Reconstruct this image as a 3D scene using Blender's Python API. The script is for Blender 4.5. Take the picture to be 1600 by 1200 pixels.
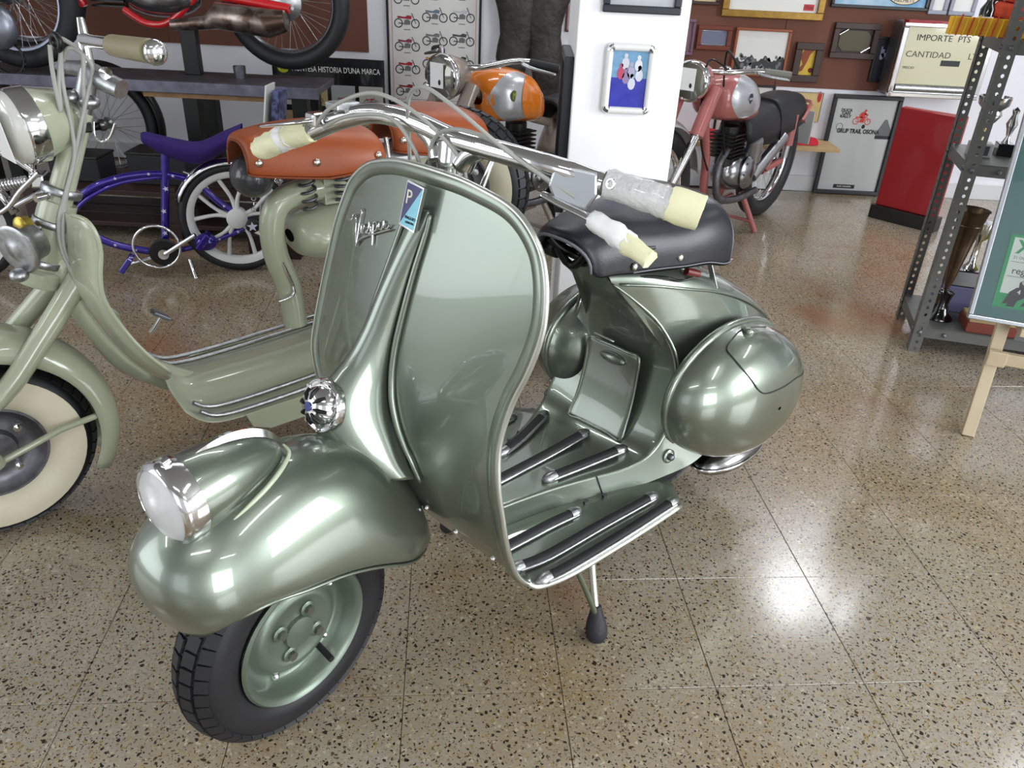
import bpy, bmesh, math, random
import numpy as np
from mathutils import Matrix, Vector
random.seed(7)
PI = math.pi
sc = bpy.context.scene
COL = sc.collection
for o in list(bpy.data.objects): bpy.data.objects.remove(o)

# ------------------------------------------------------------------ camera
FPX = 1248.0; CAMH = 1.23
_dn = np.array([-110., 2240., FPX]); _dn /= np.linalg.norm(_dn)          # world down seen from the camera (x right, y down, z forward)
_fw = np.array([0, 0, 1.]) - _dn * _dn[2]; _fw /= np.linalg.norm(_fw)
_rt = np.cross(_dn, _fw)
RW = np.array([_rt, _fw, -_dn])
cam = bpy.data.cameras.new('camera'); cam.sensor_width = 36; cam.lens = FPX / 1600 * 36; cam.clip_start = .02
camo = bpy.data.objects.new('camera', cam); COL.objects.link(camo)
_M = RW @ np.diag([1., -1., -1.])
camo.matrix_world = Matrix([[*_M[0], 0], [*_M[1], 0], [*_M[2], CAMH], [0, 0, 0, 1]])
sc.camera = camo

# ------------------------------------------------------------------ world, light, exposure
w = bpy.data.worlds.new('world'); sc.world = w; w.use_nodes = True
bg = w.node_tree.nodes['Background']; bg.inputs[0].default_value = (.80, .90, 1, 1); bg.inputs[1].default_value = .8
sc.view_settings.view_transform = 'Standard'; sc.view_settings.look = 'None'
sc.view_settings.gamma = 1; sc.view_settings.use_curve_mapping = False
sc.view_settings.exposure = 0.12
CEIL = 2.85
YB, YF, XL, XR = 4.75, -3.2, -4.2, 4.6      # room: back wall, front wall, left, right
def area(name, loc, size, power, rot=(0, 0, 0), color=(1, 1, 1)):
    l = bpy.data.lights.new(name, 'AREA'); l.shape = 'RECTANGLE'; l.size, l.size_y = size; l.energy = power; l.color = color
    o = bpy.data.objects.new(name, l); o.location = loc; o.rotation_euler = rot; COL.objects.link(o); return o
# daylight through the shop windows behind the photographer and in the right wall
area('window_light', (2.9, YF + .06, 1.45), (2.4, 2.1), 135, (PI / 2, 0, 0), (.93, .97, 1))
area('window_light', (-1.7, YF + .06, 1.45), (1.9, 2.1), 14, (PI / 2, 0, 0), (.93, .97, 1))
area('side_window_light', (XL + .06, -.4, 1.45), (3.4, 2.1), 62, (PI / 2, 0, -PI / 2), (.93, .97, 1))
area('side_window_light', (XR - .06, .3, 1.5), (2.0, 1.9), 150, (PI / 2, 0, PI / 2), (.93, .97, 1))

# ------------------------------------------------------------------ geometry kit
def at(px, py, x=None, y=None, z=None):
    """the point of the room seen at a pixel, on a plane x=, y= or z="""
    d = RW @ np.array([(px - 800) / FPX, (py - 600) / FPX, 1.])
    i, v = (0, x) if x is not None else (1, y) if y is not None else (2, z)
    c = np.array([0, 0, CAMH]); return c + d * (v - c[i]) / d[i]
class Frame:
    """a vehicle's own axes: x forward, y to its left, z up"""
    def __init__(s, ox, oy, deg, oz=0.):
        a = math.radians(deg); s.deg = deg; s.O = np.array([ox, oy, oz])
        s.R = np.array([[math.cos(a), -math.sin(a), 0], [math.sin(a), math.cos(a), 0], [0, 0, 1.]])
    def to(s, p, other):                                # my local point in another frame
        return other.R.T @ (s.O + s.R @ np.array(p, float) - other.O)
    def mat(s): return Matrix([[*s.R[0], s.O[0]], [*s.R[1], s.O[1]], [*s.R[2], s.O[2]], [0, 0, 0, 1]])
def cr(pts, n=8, closed=False):
    """Catmull-Rom through points, n samples per span"""
    P = np.array(pts, float); m = len(P); out = []
    for i in range(m if closed else m - 1):
        if closed: a, b, c, d = P[(i - 1) % m], P[i], P[(i + 1) % m], P[(i + 2) % m]
        else: a, b, c, d = P[max(i - 1, 0)], P[i], P[i + 1], P[min(i + 2, m - 1)]
        for k in range(n):
            t = k / n
            out.append(.5 * ((2 * b) + (c - a) * t + (2 * a - 5 * b + 4 * c - d) * t * t + (3 * b - a - 3 * c + d) * t ** 3))
    if not closed: out.append(P[-1])
    return np.array(out)
def itp(x, xs, ys):
    xs = np.array(xs, float); ys = np.array(ys, float); o = np.argsort(xs); return float(np.interp(x, xs[o], ys[o]))
def basis(d):
    d = np.array(d, float); d /= np.linalg.norm(d) + 1e-12
    a = np.array([0, 0, 1.]) if abs(d[2]) < .9 else np.array([1., 0, 0])
    u = np.cross(a, d); u /= np.linalg.norm(u); return u, np.cross(d, u), d
class G:
    def __init__(s): s.v = []; s.f = []; s.mi = []; s.m = 0
    def mat(s, i): s.m = i; return s
    def add(s, vs, fs):
        o = len(s.v); s.v += [tuple(map(float, p)) for p in vs]
        s.f += [tuple(o + i for i in f) for f in fs]; s.mi += [s.m] * len(fs); return s
    def grid(s, A, cu=False, cv=False, flip=False):
        A = np.array(A, float); n, m = A.shape[:2]; fs = []
        for i in range(n if cu else n - 1):
            for j in range(m if cv else m - 1):
                q = (i * m + j, i * m + (j + 1) % m, ((i + 1) % n) * m + (j + 1) % m, ((i + 1) % n) * m + j)
                fs.append(q[::-1] if flip else q)
        return s.add(A.reshape(-1, 3), fs)
    def box(s, c, d, R=None):
        c = np.array(c, float); hx, hy, hz = np.array(d, float) / 2
        V = np.array([(x, y, z) for x in (-hx, hx) for y in (-hy, hy) for z in (-hz, hz)])
        if R is not None: V = V @ np.array(R).T
        return s.add(V + c, [(0, 1, 3, 2), (4, 6, 7, 5), (0, 4, 5, 1), (2, 3, 7, 6), (0, 2, 6, 4), (1, 5, 7, 3)])
    def bar(s, a, b, wd, ht, up=(0, 0, 1)):
        a = np.array(a, float); b = np.array(b, float); d = b - a; L = np.linalg.norm(d); d /= L
        u = np.cross(np.array(up, float), d); u /= np.linalg.norm(u) + 1e-9; v = np.cross(d, u)
        return s.box((a + b) / 2, (L, wd, ht), np.array([d, u, v]).T)
    def tube(s, pts, r, n=10, caps=True, closed=False, flat=1., up=None):
        P = np.array(pts, float); m = len(P); rr = np.full(m, float(r)) if np.isscalar(r) else np.interp(np.linspace(0, 1, m), np.linspace(0, 1, len(r)), r)
        T = np.zeros_like(P)
        for i in range(m):
            a = P[(i - 1) % m] if closed else P[max(i - 1, 0)]; b = P[(i + 1) % m] if closed else P[min(i + 1, m - 1)]
            T[i] = (b - a) / (np.linalg.norm(b - a) + 1e-12)
        u = basis(T[0])[0] if up is None else np.cross(np.array(up, float), T[0]); u = u / (np.linalg.norm(u) + 1e-12); rings = []
        for i in range(m):
            if up is not None: u = np.cross(np.array(up, float), T[i])
            u = u - T[i] * (u @ T[i]); u /= np.linalg.norm(u) + 1e-12; v = np.cross(T[i], u)
            rings.append([P[i] + rr[i] * (u * math.cos(t) + v * math.sin(t) * flat) for t in np.linspace(0, 2 * PI, n, endpoint=False)])
        o = len(s.v); s.grid(rings, cu=closed, cv=True)
        if caps and not closed:
            s.f += [tuple(o + k for k in range(n))[::-1], tuple(o + (m - 1) * n + k for k in range(n))]; s.mi += [s.m] * 2
        return s
    def cyl(s, a, b, r, r2=None, n=16): return s.tube([a, b], [r, r if r2 is None else r2], n)
    def lathe(s, prof, org=(0, 0, 0), axis=(0, 0, 1), n=24, caps=True, a0=0, a1=2 * PI):
        """prof: (radius, height along axis)"""
        u, v, d = basis(axis); org = np.array(org, float); full = abs(a1 - a0 - 2 * PI) < 1e-6
        ts = np.linspace(a0, a1, n, endpoint=not full)
        R = [[org + d * h + (u * math.cos(t) + v * math.sin(t)) * max(r, 1e-5) for t in ts] for r, h in prof]
        o = len(s.v); s.grid(R, cv=full)
        if caps and full:
            m = len(R)
            if prof[0][0] > 1e-4: s.f.append(tuple(o + k for k in range(n))[::-1]); s.mi.append(s.m)
            if prof[-1][0] > 1e-4: s.f.append(tuple(o + (m - 1) * n + k for k in range(n))); s.mi.append(s.m)
        return s
    def ell(s, c, r, n=20, m=12, R=None):
        V = [[(math.cos(a) * math.sin(b) * r[0], math.sin(a) * math.sin(b) * r[1], math.cos(b) * r[2]) for a in np.linspace(0, 2 * PI, n, endpoint=False)] for b in np.linspace(1e-3, PI - 1e-3, m)]
        V = np.array(V)
        if R is not None: V = V @ np.array(R).T
        return s.grid(V + np.array(c, float), cv=True, flip=True)
    def ring(s, c, R, r, axis=(0, 1, 0), n=40, m=10, flat=1., a0=0, a1=2 * PI):
        u, v, d = basis(axis); c = np.array(c, float); full = abs(a1 - a0 - 2 * PI) < 1e-6
        A = [[c + (u * math.cos(t) + v * math.sin(t)) * (R + r * math.cos(q)) + d * r * flat * math.sin(q) for q in np.linspace(0, 2 * PI, m, endpoint=False)] for t in np.linspace(a0, a1, n, endpoint=not full)]
        return s.grid(A, cu=full, cv=True, flip=True)
    def prism(s, poly, d, org=(0, 0, 0), u=(1, 0, 0), v=(0, 0, 1)):
        """2-D polygon in axes u, v, pushed by vector d"""
        u = np.array(u, float); v = np.array(v, float); o = np.array(org, float); d = np.array(d, float); n = len(poly)
        A = [o + u * a + v * b for a, b in poly]; B = [p + d for p in A]
        return s.add(A + B, [tuple(range(n))[::-1], tuple(range(n, 2 * n))] + [(i, (i + 1) % n, (i + 1) % n + n, i + n) for i in range(n)])
    def xf(s, fn, start=0): s.v[start:] = [tuple(map(float, fn(np.array(p)))) for p in s.v[start:]]; return s
    def obj(s, name, mats, parent=None, smooth=None, sub=0, bevel=0, solid=0, merge=0, label=None, kind=None, loc=None):
        me = bpy.data.meshes.new(name); me.from_pydata(s.v, [], s.f)
        mats = mats if isinstance(mats, (list, tuple)) else [mats]
        for m in mats: me.materials.append(m)
        if len(mats) > 1: me.polygons.foreach_set('material_index', [min(i, len(mats) - 1) for i in s.mi])
        bm = bmesh.new(); bm.from_mesh(me)
        if merge: bmesh.ops.remove_doubles(bm, verts=bm.verts, dist=merge)
        bmesh.ops.recalc_face_normals(bm, faces=bm.faces); bm.to_mesh(me); bm.free()
        if smooth is not None:
            me.polygons.foreach_set('use_smooth', [True] * len(me.polygons))
            if smooth < 180: me.set_sharp_from_angle(angle=math.radians(smooth))
        o = bpy.data.objects.new(name, me); COL.objects.link(o)
        if parent is not None: o.parent = parent
        if solid: md = o.modifiers.new('s', 'SOLIDIFY'); md.thickness = abs(solid); md.offset = -1 if solid > 0 else 1
        if bevel: md = o.modifiers.new('b', 'BEVEL'); md.width = bevel; md.segments = 2; md.limit_method = 'ANGLE'; md.angle_limit = math.radians(40)
        if sub: md = o.modifiers.new('u', 'SUBSURF'); md.levels = sub; md.render_levels = sub
        if label: o['label'] = label
        if kind: o['kind'] = kind
        if loc is not None: o.location = loc
        return o
def tag(o, label, cat, group=None):
    o['label'] = label; o['category'] = cat
    if group: o['group'] = group
    return o
def empty(name, label, cat, frame=None, loc=(0, 0, 0), group=None):
    o = bpy.data.objects.new(name, None); COL.objects.link(o); o.empty_display_size = .1
    if frame is not None: o.matrix_world = frame.mat()
    else: o.location = loc
    return tag(o, label, cat, group)
def struct(o): o['kind'] = 'structure'; return o
def dup(o, parent=None, loc=None, rot=None):
    c = o.copy(); COL.objects.link(c)
    if parent is not None: c.parent = parent
    if loc is not None: c.location = loc
    if rot is not None: c.rotation_euler = rot
    for ch in list(o.children): dup(ch, c)
    return c
_fonts = {}
def text(name, s, size, mat, M, parent=None, align='CENTER', depth=.0004, shear=0, sx=1, offset=0, spacing=1):
    cu = bpy.data.curves.new(name, 'FONT'); cu.body = s; cu.size = size; cu.align_x = align; cu.align_y = 'CENTER'; cu.extrude = depth; cu.shear = shear
    cu.offset = offset; cu.space_character = spacing; cu.resolution_u = 3
    cu.materials.append(mat); t = bpy.data.objects.new(name, cu); COL.objects.link(t); dg = bpy.context.evaluated_depsgraph_get()
    me = bpy.data.meshes.new_from_object(t.evaluated_get(dg)); me.name = name; bpy.data.objects.remove(t)
    if not me.materials: me.materials.append(mat)
    o = bpy.data.objects.new(name, me); COL.objects.link(o)
    if parent is not None: o.parent = parent
    o.matrix_local = M @ Matrix.Diagonal((sx, 1, 1, 1)); return o
def axes(o, X, Y):
    """matrix with local x along X, local y along Y, at o"""
    X = Vector(X).normalized(); Y = Vector(Y); Y = (Y - X * Y.dot(X)).normalized(); Z = X.cross(Y)
    return Matrix([[X[0], Y[0], Z[0], o[0]], [X[1], Y[1], Z[1], o[1]], [X[2], Y[2], Z[2], o[2]], [0, 0, 0, 1]])

# ------------------------------------------------------------------ materials
def lin(c):
    if isinstance(c, str): c = tuple(int(c[i:i + 2], 16) / 255 for i in (0, 2, 4))
    return tuple(x / 12.92 if x <= .04045 else ((x + .055) / 1.055) ** 2.4 for x in c) + (1,)
_mats = {}
def mat(name, col, rough=.5, metal=0., coat=0., coat_rough=.05, spec=.5, noise=None, bump=None, emit=None, trans=0, ior=1.45, alpha=1., coord='Object'):
    if name in _mats: return _mats[name]
    m = bpy.data.materials.new(name); m.use_nodes = True; nt = m.node_tree; N = nt.nodes; b = N['Principled BSDF']
    b.inputs['Base Color'].default_value = lin(col); b.inputs['Roughness'].default_value = rough; b.inputs['Metallic'].default_value = metal
    b.inputs['Coat Weight'].default_value = coat; b.inputs['Coat Roughness'].default_value = coat_rough; b.inputs['Specular IOR Level'].default_value = spec
    b.inputs['Transmission Weight'].default_value = trans; b.inputs['IOR'].default_value = ior; b.inputs['Alpha'].default_value = alpha
    if noise or bump: tc = N.new('ShaderNodeTexCoord')
    if noise:      # (scale, second colour, amount)
        n = N.new('ShaderNodeTexNoise'); n.inputs['Scale'].default_value = noise[0]; n.inputs['Detail'].default_value = 5
        nt.links.new(tc.outputs[coord], n.inputs['Vector'])
        cr_ = N.new('ShaderNodeValToRGB'); e = cr_.color_ramp.elements; h = noise[2]
        e[0].position = .5 - h; e[1].position = .5 + h; e[0].color = lin(col); e[1].color = lin(noise[1])
        nt.links.new(n.outputs['Fac'], cr_.inputs[0]); nt.links.new(cr_.outputs[0], b.inputs['Base Color'])
    if bump:       # (scale, strength, distance)
        n = N.new('ShaderNodeTexNoise'); n.inputs['Scale'].default_value = bump[0]; n.inputs['Detail'].default_value = 3
        nt.links.new(tc.outputs[coord], n.inputs['Vector']); bp = N.new('ShaderNodeBump'); bp.inputs['Strength'].default_value = bump[1]; bp.inputs['Distance'].default_value = bump[2]
        nt.links.new(n.outputs['Fac'], bp.inputs['Height']); nt.links.new(bp.outputs[0], b.inputs['Normal'])
    if emit: b.inputs['Emission Color'].default_value = lin(emit[0]); b.inputs['Emission Strength'].default_value = emit[1]
    _mats[name] = m; return m
PAINT = mat('metallic_green_paint', '7C8578', .32, .76, 1, .03)
PAINT2 = mat('pale_green_paint', 'A3A890', .28, 0, .8, .04)
CHROME = mat('chrome', 'DCDCDC', .10, 1)
ALU = mat('aluminium', 'B9BBBC', .35, 1, noise=(90, '8E9092', .3))
STEEL = mat('dull_steel', '85858A', .45, .9, noise=(40, '5C5C60', .3))
BLACKM = mat('black_metal', '191918', .35, .2)
RUBBER = mat('black_rubber', '1D1D1F', .62, 0, bump=(300, .15, .001))
TYRE = mat('tyre_rubber', '1A1A1C', .5, 0, bump=(220, .2, .001), noise=(14, '222226', .3))
WWALL = mat('cream_whitewall_rubber', 'DCD6C0', .6, 0, noise=(9, 'C9C0A6', .3))
BLEATH = mat('black_leather', '15151E', .36, 0, bump=(260, .25, .001))
OLEATH = mat('tan_orange_leather', '9C4E26', .4, 0, bump=(240, .3, .001), noise=(7, '8A401C', .3))
WHITEP = mat('white_print', 'E4E4E2', .5)
PRINTB = mat('black_print', '17171A', .5)
GLASS = mat('clear_glass', 'FFFFFF', .03, 0, trans=1, ior=1.45)
# ------------------------------------------------------------------ the room
WALL = mat('white_wall_paint', 'E9E9EE', .75, bump=(60, .15, .003), noise=(1.6, 'DEDEE6', .3))
CEILM = mat('grey_ceiling_paint', '8E8E8C', .8)
BASEM = mat('white_baseboard_paint', 'D4D4D6', .5)
def wall(name, c, d, m=None): return struct(G().box(c, d).obj(name, m or WALL))
T = .12
wall('wall_back', ((XL + XR) / 2, YB + T / 2, CEIL / 2), (XR - XL, T, CEIL))
# right wall with the glazed opening, front wall with two shop windows (behind the photographer)
def pierced(name, horiz, fixed, a0, a1, holes):
    g = G(); xs = sorted({a0, a1} | {h for H in holes for h in H[:2]})
    for p, q in zip(xs, xs[1:]):
        hs = [H for H in holes if H[0] <= p and H[1] >= q]
        segs = [(0, CEIL)] if not hs else [(0, hs[0][2]), (hs[0][3], CEIL)]
        for z0, z1 in segs:
            if z1 - z0 < .01: continue
            c = ((p + q) / 2, fixed, (z0 + z1) / 2) if horiz else (fixed, (p + q) / 2, (z0 + z1) / 2)
            d = (q - p, T, z1 - z0) if horiz else (T, q - p, z1 - z0)
            g.box(c, d)
    return struct(g.obj(name, WALL))
pierced('wall_front', True, YF - T / 2, XL, XR, [(-2.65, -.75, .4, 2.5), (1.7, 4.1, .4, 2.5)])
pierced('wall_right', False, XR + T / 2, YF - T, YB + T, [(-.7, 1.3, .55, 2.45)])
pierced('wall_left', False, XL - T / 2, YF - T, YB + T, [(-2.1, 1.3, .4, 2.5)])
FRAMEM = mat('window_frame_metal', '60605E', .4, .6)
for i, (c, w_, ax) in enumerate([((-1.7, YF - .06), 1.9, 0), ((2.9, YF - .06), 2.4, 0), ((XR + .06, .3), 2.0, 1), ((XL - .06, -.4), 3.4, 2)]):
    g = G(); z0, z1 = (.4, 2.5) if ax != 1 else (.55, 2.45)
    def b(u0, u1, za, zb):
        u, z = (u0 + u1) / 2, (za + zb) / 2
        g.box((c[0] + u, c[1], z) if ax == 0 else (c[0], c[1] + u, z), (u1 - u0, .05, zb - za) if ax == 0 else (.05, u1 - u0, zb - za))
    h = w_ / 2
    b(-h, -h + .05, z0, z1); b(h - .05, h, z0, z1); b(-h + .05, h - .05, z0, z0 + .05); b(-h + .05, h - .05, z1 - .05, z1); b(-.025, .025, z0 + .05, z1 - .05)
    struct(g.obj('window_%d' % (i + 1), FRAMEM))
struct(G().box(((XL + XR) / 2, (YB + YF) / 2, CEIL + .05), (XR - XL + .2, YB - YF + .2, .1)).obj('ceiling', CEILM))
struct(G().box(((XL + XR) / 2, YB - .008, .045), (XR - XL, .016, .09)).obj('baseboard_back', BASEM, bevel=.003))

# terrazzo floor: a slab and square tiles set in it
fm = bpy.data.materials.new('terrazzo'); fm.use_nodes = True; nt = fm.node_tree; N = nt.nodes; Lk = nt.links; b_ = N['Principled BSDF']
geo = N.new('ShaderNodeNewGeometry')
def nnoise(scale, det=3, rough=.5):
    n = N.new('ShaderNodeTexNoise'); n.inputs['Scale'].default_value = scale; n.inputs['Detail'].default_value = det; n.inputs['Roughness'].default_value = rough
    Lk.new(geo.outputs['Position'], n.inputs['Vector']); return n.outputs['Fac']
def ramp(src, stops):
    r = N.new('ShaderNodeValToRGB'); e = r.color_ramp.elements
    for k, (p, c) in enumerate(stops):
        el = e[k] if k < 2 else e.new(p); el.position = p; el.color = c
    Lk.new(src, r.inputs[0]); return r.outputs[0]
def mix(f, a, b2):
    m = N.new('ShaderNodeMix'); m.data_type = 'RGBA'
    Lk.new(f, m.inputs[0])
    for s_, k in ((a, 6), (b2, 7)):
        if isinstance(s_, tuple): m.inputs[k].default_value = s_
        else: Lk.new(s_, m.inputs[k])
    return m.outputs[2]
W0, W1 = (0, 0, 0, 1), (1, 1, 1, 1)
base = mix(ramp(nnoise(1.35, 4, .6), [(.40, W0), (.62, W1)]), lin('A29A8E'), lin('8C744E'))
base = mix(ramp(nnoise(140, 2), [(.35, W0), (.7, W1)]), base, lin('958C7B'))
def chips(scale, thr, soft, seed):
    mp = N.new('ShaderNodeMapping'); mp.inputs['Location'].default_value = (seed, seed * 2.3, 0); mp.inputs['Rotation'].default_value = (0, 0, seed)
    Lk.new(geo.outputs['Position'], mp.inputs['Vector'])
    n = N.new('ShaderNodeTexNoise'); n.inputs['Scale'].default_value = scale * .7; Lk.new(mp.outputs[0], n.inputs['Vector'])
    ad = N.new('ShaderNodeMixRGB'); ad.blend_type = 'ADD'; ad.inputs[0].default_value = .018; Lk.new(mp.outputs[0], ad.inputs[1]); Lk.new(n.outputs['Color'], ad.inputs[2])
    v = N.new('ShaderNodeTexVoronoi'); v.inputs['Scale'].default_value = scale; v.inputs['Randomness'].default_value = 1; Lk.new(ad.outputs[0], v.inputs['Vector'])
    v.voronoi_dimensions = '2D'
    hs = N.new('ShaderNodeSeparateColor'); Lk.new(v.outputs['Color'], hs.inputs[0])
    sz = N.new('ShaderNodeMath'); sz.operation = 'MULTIPLY'; Lk.new(hs.outputs[0], sz.inputs[0]); sz.inputs[1].default_value = thr
    lt = N.new('ShaderNodeMath'); lt.operation = 'LESS_THAN'; Lk.new(v.outputs['Distance'], lt.inputs[0]); Lk.new(sz.outputs[0], lt.inputs[1])
    return lt.outputs[0], hs.outputs[1]
f1, c1 = chips(110, .44, 0, 1.3)
base = mix(f1, base, ramp(c1, [(.0, lin('ACA08A')), (.5, lin('8F7A50')), (1, lin('B8AE98'))]))
f2, c2 = chips(88, .27, 0, 4.1)
base = mix(f2, base, ramp(c2, [(.0, lin('1F1B16')), (.75, lin('3A3024')), (1, lin('6B4B2E'))]))
f3, c3 = chips(150, .26, 0, 7.7)
base = mix(f3, base, ramp(c3, [(.0, lin('2A241C')), (1, lin('7B664A'))]))
base = mix(ramp(nnoise(1.1, 3), [(.58, W0), (.74, W1)]), base, lin('8A5A3C'))
Lk.new(base, b_.inputs['Base Color'])
Lk.new(ramp(nnoise(2.2, 4), [(.3, (.10, .10, .10, 1)), (.75, (.24, .24, .24, 1))]), b_.inputs['Roughness'])
b_.inputs['Coat Weight'].default_value = .35; b_.inputs['Coat Roughness'].default_value = .12
JOINT = mat('dark_tile_joint', '5F5546', .7)
floor = struct(G().box(((XL + XR) / 2, (YB + YF) / 2, -.056), (XR - XL + .24, YB - YF + .24, .10)).obj('floor', JOINT))
TS = .2955; TA = math.radians(5.2); T0 = (.122, 1.034)
ca, sa = math.cos(TA), math.sin(TA)
tg = G(); s2 = TS / 2 - .0005; s3 = s2 - .0008
tg.add([(-s2, -s2, -.006), (s2, -s2, -.006), (s2, s2, -.006), (-s2, s2, -.006), (-s2, -s2, -.0012), (s2, -s2, -.0012), (s2, s2, -.0012), (-s2, s2, -.0012),
        (-s3, -s3, 0), (s3, -s3, 0), (s3, s3, 0), (-s3, s3, 0)],
       [(3, 2, 1, 0), (0, 1, 5, 4), (1, 2, 6, 5), (2, 3, 7, 6), (3, 0, 4, 7), (4, 5, 9, 8), (5, 6, 10, 9), (6, 7, 11, 10), (7, 4, 8, 11), (8, 9, 10, 11)])
proto = tg.obj('floor_tile', fm, floor)
cells = []
for i in range(-22, 24):
    for j in range(-20, 18):
        x = T0[0] + ca * TS * (i + .5) - sa * TS * (j + .5); y = T0[1] + sa * TS * (i + .5) + ca * TS * (j + .5)
        if not (XL + .0 < x < XR - .0 and YF < y < YB + .02): continue
        q = RW.T @ np.array([x, y, -CAMH]); vis = 0
        if q[2] > .1:
            u, v = 800 + FPX * q[0] / q[2], 600 + FPX * q[1] / q[2]
            if -120 < u < 1720 and 150 < v < 1320: vis = 1 / q[2]
        cells.append((vis, x, y))
cells.sort(reverse=True); first = True; rest = G()
for k, (vis, x, y) in enumerate(cells):
    if k < 300 and vis > 0:
        if first: t = proto; first = False
        else: t = proto.copy(); COL.objects.link(t)
        t.location = (x, y, 0); t.rotation_euler = (0, 0, TA)
    else:
        o = len(rest.v); rest.add(tg.v, tg.f); rest.xf(lambda p: (x + ca * p[0] - sa * p[1], y + sa * p[0] + ca * p[1], p[2]), o)
rest.obj('floor_tiles_beyond', fm, floor, kind='stuff')

# square pillar
PX0, PX1, PY0, PY1 = .122, .403, 2.22, 2.72
struct(G().box(((PX0 + PX1) / 2, (PY0 + PY1) / 2, CEIL / 2), (PX1 - PX0, PY1 - PY0, CEIL)).obj('pillar', mat('pillar_white_paint', 'F4F4F6', .6, bump=(80, .1, .002)), bevel=.004))

# ceiling lights: twin-tube battens (only their light and reflections are seen)
LAMPB = mat('lamp_housing', 'D8D8D8', .4); TUBE = mat('lit_fluorescent_tube', 'FFFFFF', .5, emit=('F4FAFF', 9))
def batten(x, y, rot, label, power=9, L=1.2):
    e = empty('ceiling_light', label, 'ceiling light', loc=(x, y, CEIL - .0005), group='fluorescent battens on the ceiling'); e.rotation_euler = (0, 0, rot)
    G().box((0, 0, -.03), (L + .06, .16, .06)).obj('housing', LAMPB, e, bevel=.006)
    for s in (-1, 1): G().cyl((-L / 2, s * .045, -.078), (L / 2, s * .045, -.078), .013, n=12).obj('tube', TUBE, e, smooth=40)
    a = area('tube_light', (x, y, CEIL - .11), (L, .14), power, (0, 0, rot), (.96, .98, 1)); return e
for x, y, r, wh in [(-.2, -.9, .09, 'just behind the camera'), (1.5, .4, 1.66, 'to the right of the camera'), (-3.2, .6, 1.66, 'along the left wall window'), (-.5, 2.9, .09, 'above the purple bicycle'), (3.0, 2.4, 1.66, 'beyond the steel shelving'), (2.2, -1.6, .09, 'near the shop front window'), (.6, 4.1, .09, 'by the back wall above the trousers')]:
    batten(x, y, r, 'twin-tube fluorescent batten on the ceiling ' + wh)
# recessed opal panel near the back wall that mirrors in the polished floor
e = empty('ceiling_light', 'square opal light panel in the ceiling by the back wall', 'ceiling light', loc=(2.22, 4.40, CEIL))
G().box((0, 0, -.01), (.62, .62, .02)).obj('housing', LAMPB, e, bevel=.004)
G().box((0, 0, -.023), (.54, .54, .006)).obj('diffuser', mat('lit_opal_diffuser', 'FFFFFF', .5, emit=('F6FAFF', 22)), e)
# ------------------------------------------------------------------ the green scooter in front
V = Frame(.44783, 1.77841, 226); FW = Frame(-.359, .978, 234)     # body axes; front wheel axes (steered)
vs = empty('motor_scooter', 'glossy metallic green vintage scooter with black saddle in the foreground', 'scooter', V)
DARKG = mat('dark_underside_paint', '2B322B', .5)
RIMP = mat('satin_green_rim_paint', '6E7A6C', .42, .6, .3, .15)
BEAD = mat('silver_edge_trim', 'C9CCC4', .28, .85)
def wv(p): return FW.to(p, V)
# --- leg shield
ZT = [.925, .921, .915, .905, .89, .87, .845, .81, .77, .72, .67, .62, .57, .52, .48, .44, .40, .36, .32, .285, .26, .245, .236]
_yr = ([.925, .921, .912, .898, .878, .85, .82, .756, .69, .63, .565, .46, .36, .25, .23], [.05, .105, .155, .188, .213, .235, .246, .252, .236, .214, .208, .22, .226, .214, .202])
_yl = ([.925, .918, .90, .87, .812, .754, .669, .557, .5, .45, .36, .25], [-.06, -.11, -.165, -.208, -.238, -.254, -.275, -.293, -.285, -.262, -.24, -.22])
def smoothtab(tab, k=14):
    o = np.argsort(tab[0]); a = np.array(tab[0])[o]; b = np.array(tab[1])[o]; x = np.linspace(a[0], a[-1], 240); y = np.interp(x, a, b); r_ = 9
    q = np.r_[2 * y[0] - y[r_:0:-1], y, 2 * y[-1] - y[-2:-r_ - 2:-1]]; kn = np.hanning(2 * r_ + 1); return x, np.convolve(q, kn / kn.sum(), 'valid')
_YR, _YL = smoothtab(_yr), smoothtab(_yl)
_XC = smoothtab(([.925, .85, .75, .65, .55, .48, .42, .37, .32, .28, .255, .232], [.836, .852, .876, .900, .920, .923, .911, .892, .866, .838, .815, .785]))
_YC = smoothtab(([.93, .86, .73, .6, .5, .4, .25], [0, -.012, -.038, -.052, -.05, -.03, 0]))
yR = lambda z: float(np.interp(z, *_YR)); yL = lambda z: float(np.interp(z, *_YL)); xC = lambda z: float(np.interp(z, *_XC)); yC = lambda z: float(np.interp(z, *_YC))
def shield(y, z):
    a = yR(z) if y > yC(z) else -yL(z)
    u = min(1.1, abs(y - yC(z)) / max(.02, abs((yR(z) if y > yC(z) else yL(z)) - yC(z))))
    pull = np.interp(z, [.25, .45, .65, .85, .93], [.004, .036, .034, .016, .006])
    return xC(z) - pull * u ** 2.2
A = []
for z in ZT:
    row = []
    for t in np.linspace(-1, 1, 29):
        y = yC(z) + (t * (yR(z) - yC(z)) if t > 0 else -t * (yL(z) - yC(z)))
        row.append((shield(y, z), y, z))
    A.append(row)
sh = G().grid(A).obj('leg_shield', PAINT, vs, smooth=180, solid=.004, sub=1)
# rolled rim and bright edge strip
edge = [(shield(yL(z), z), yL(z), z) for z in ZT[::-1]] + [(shield(yR(z), z), yR(z), z) for z in ZT]
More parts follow.
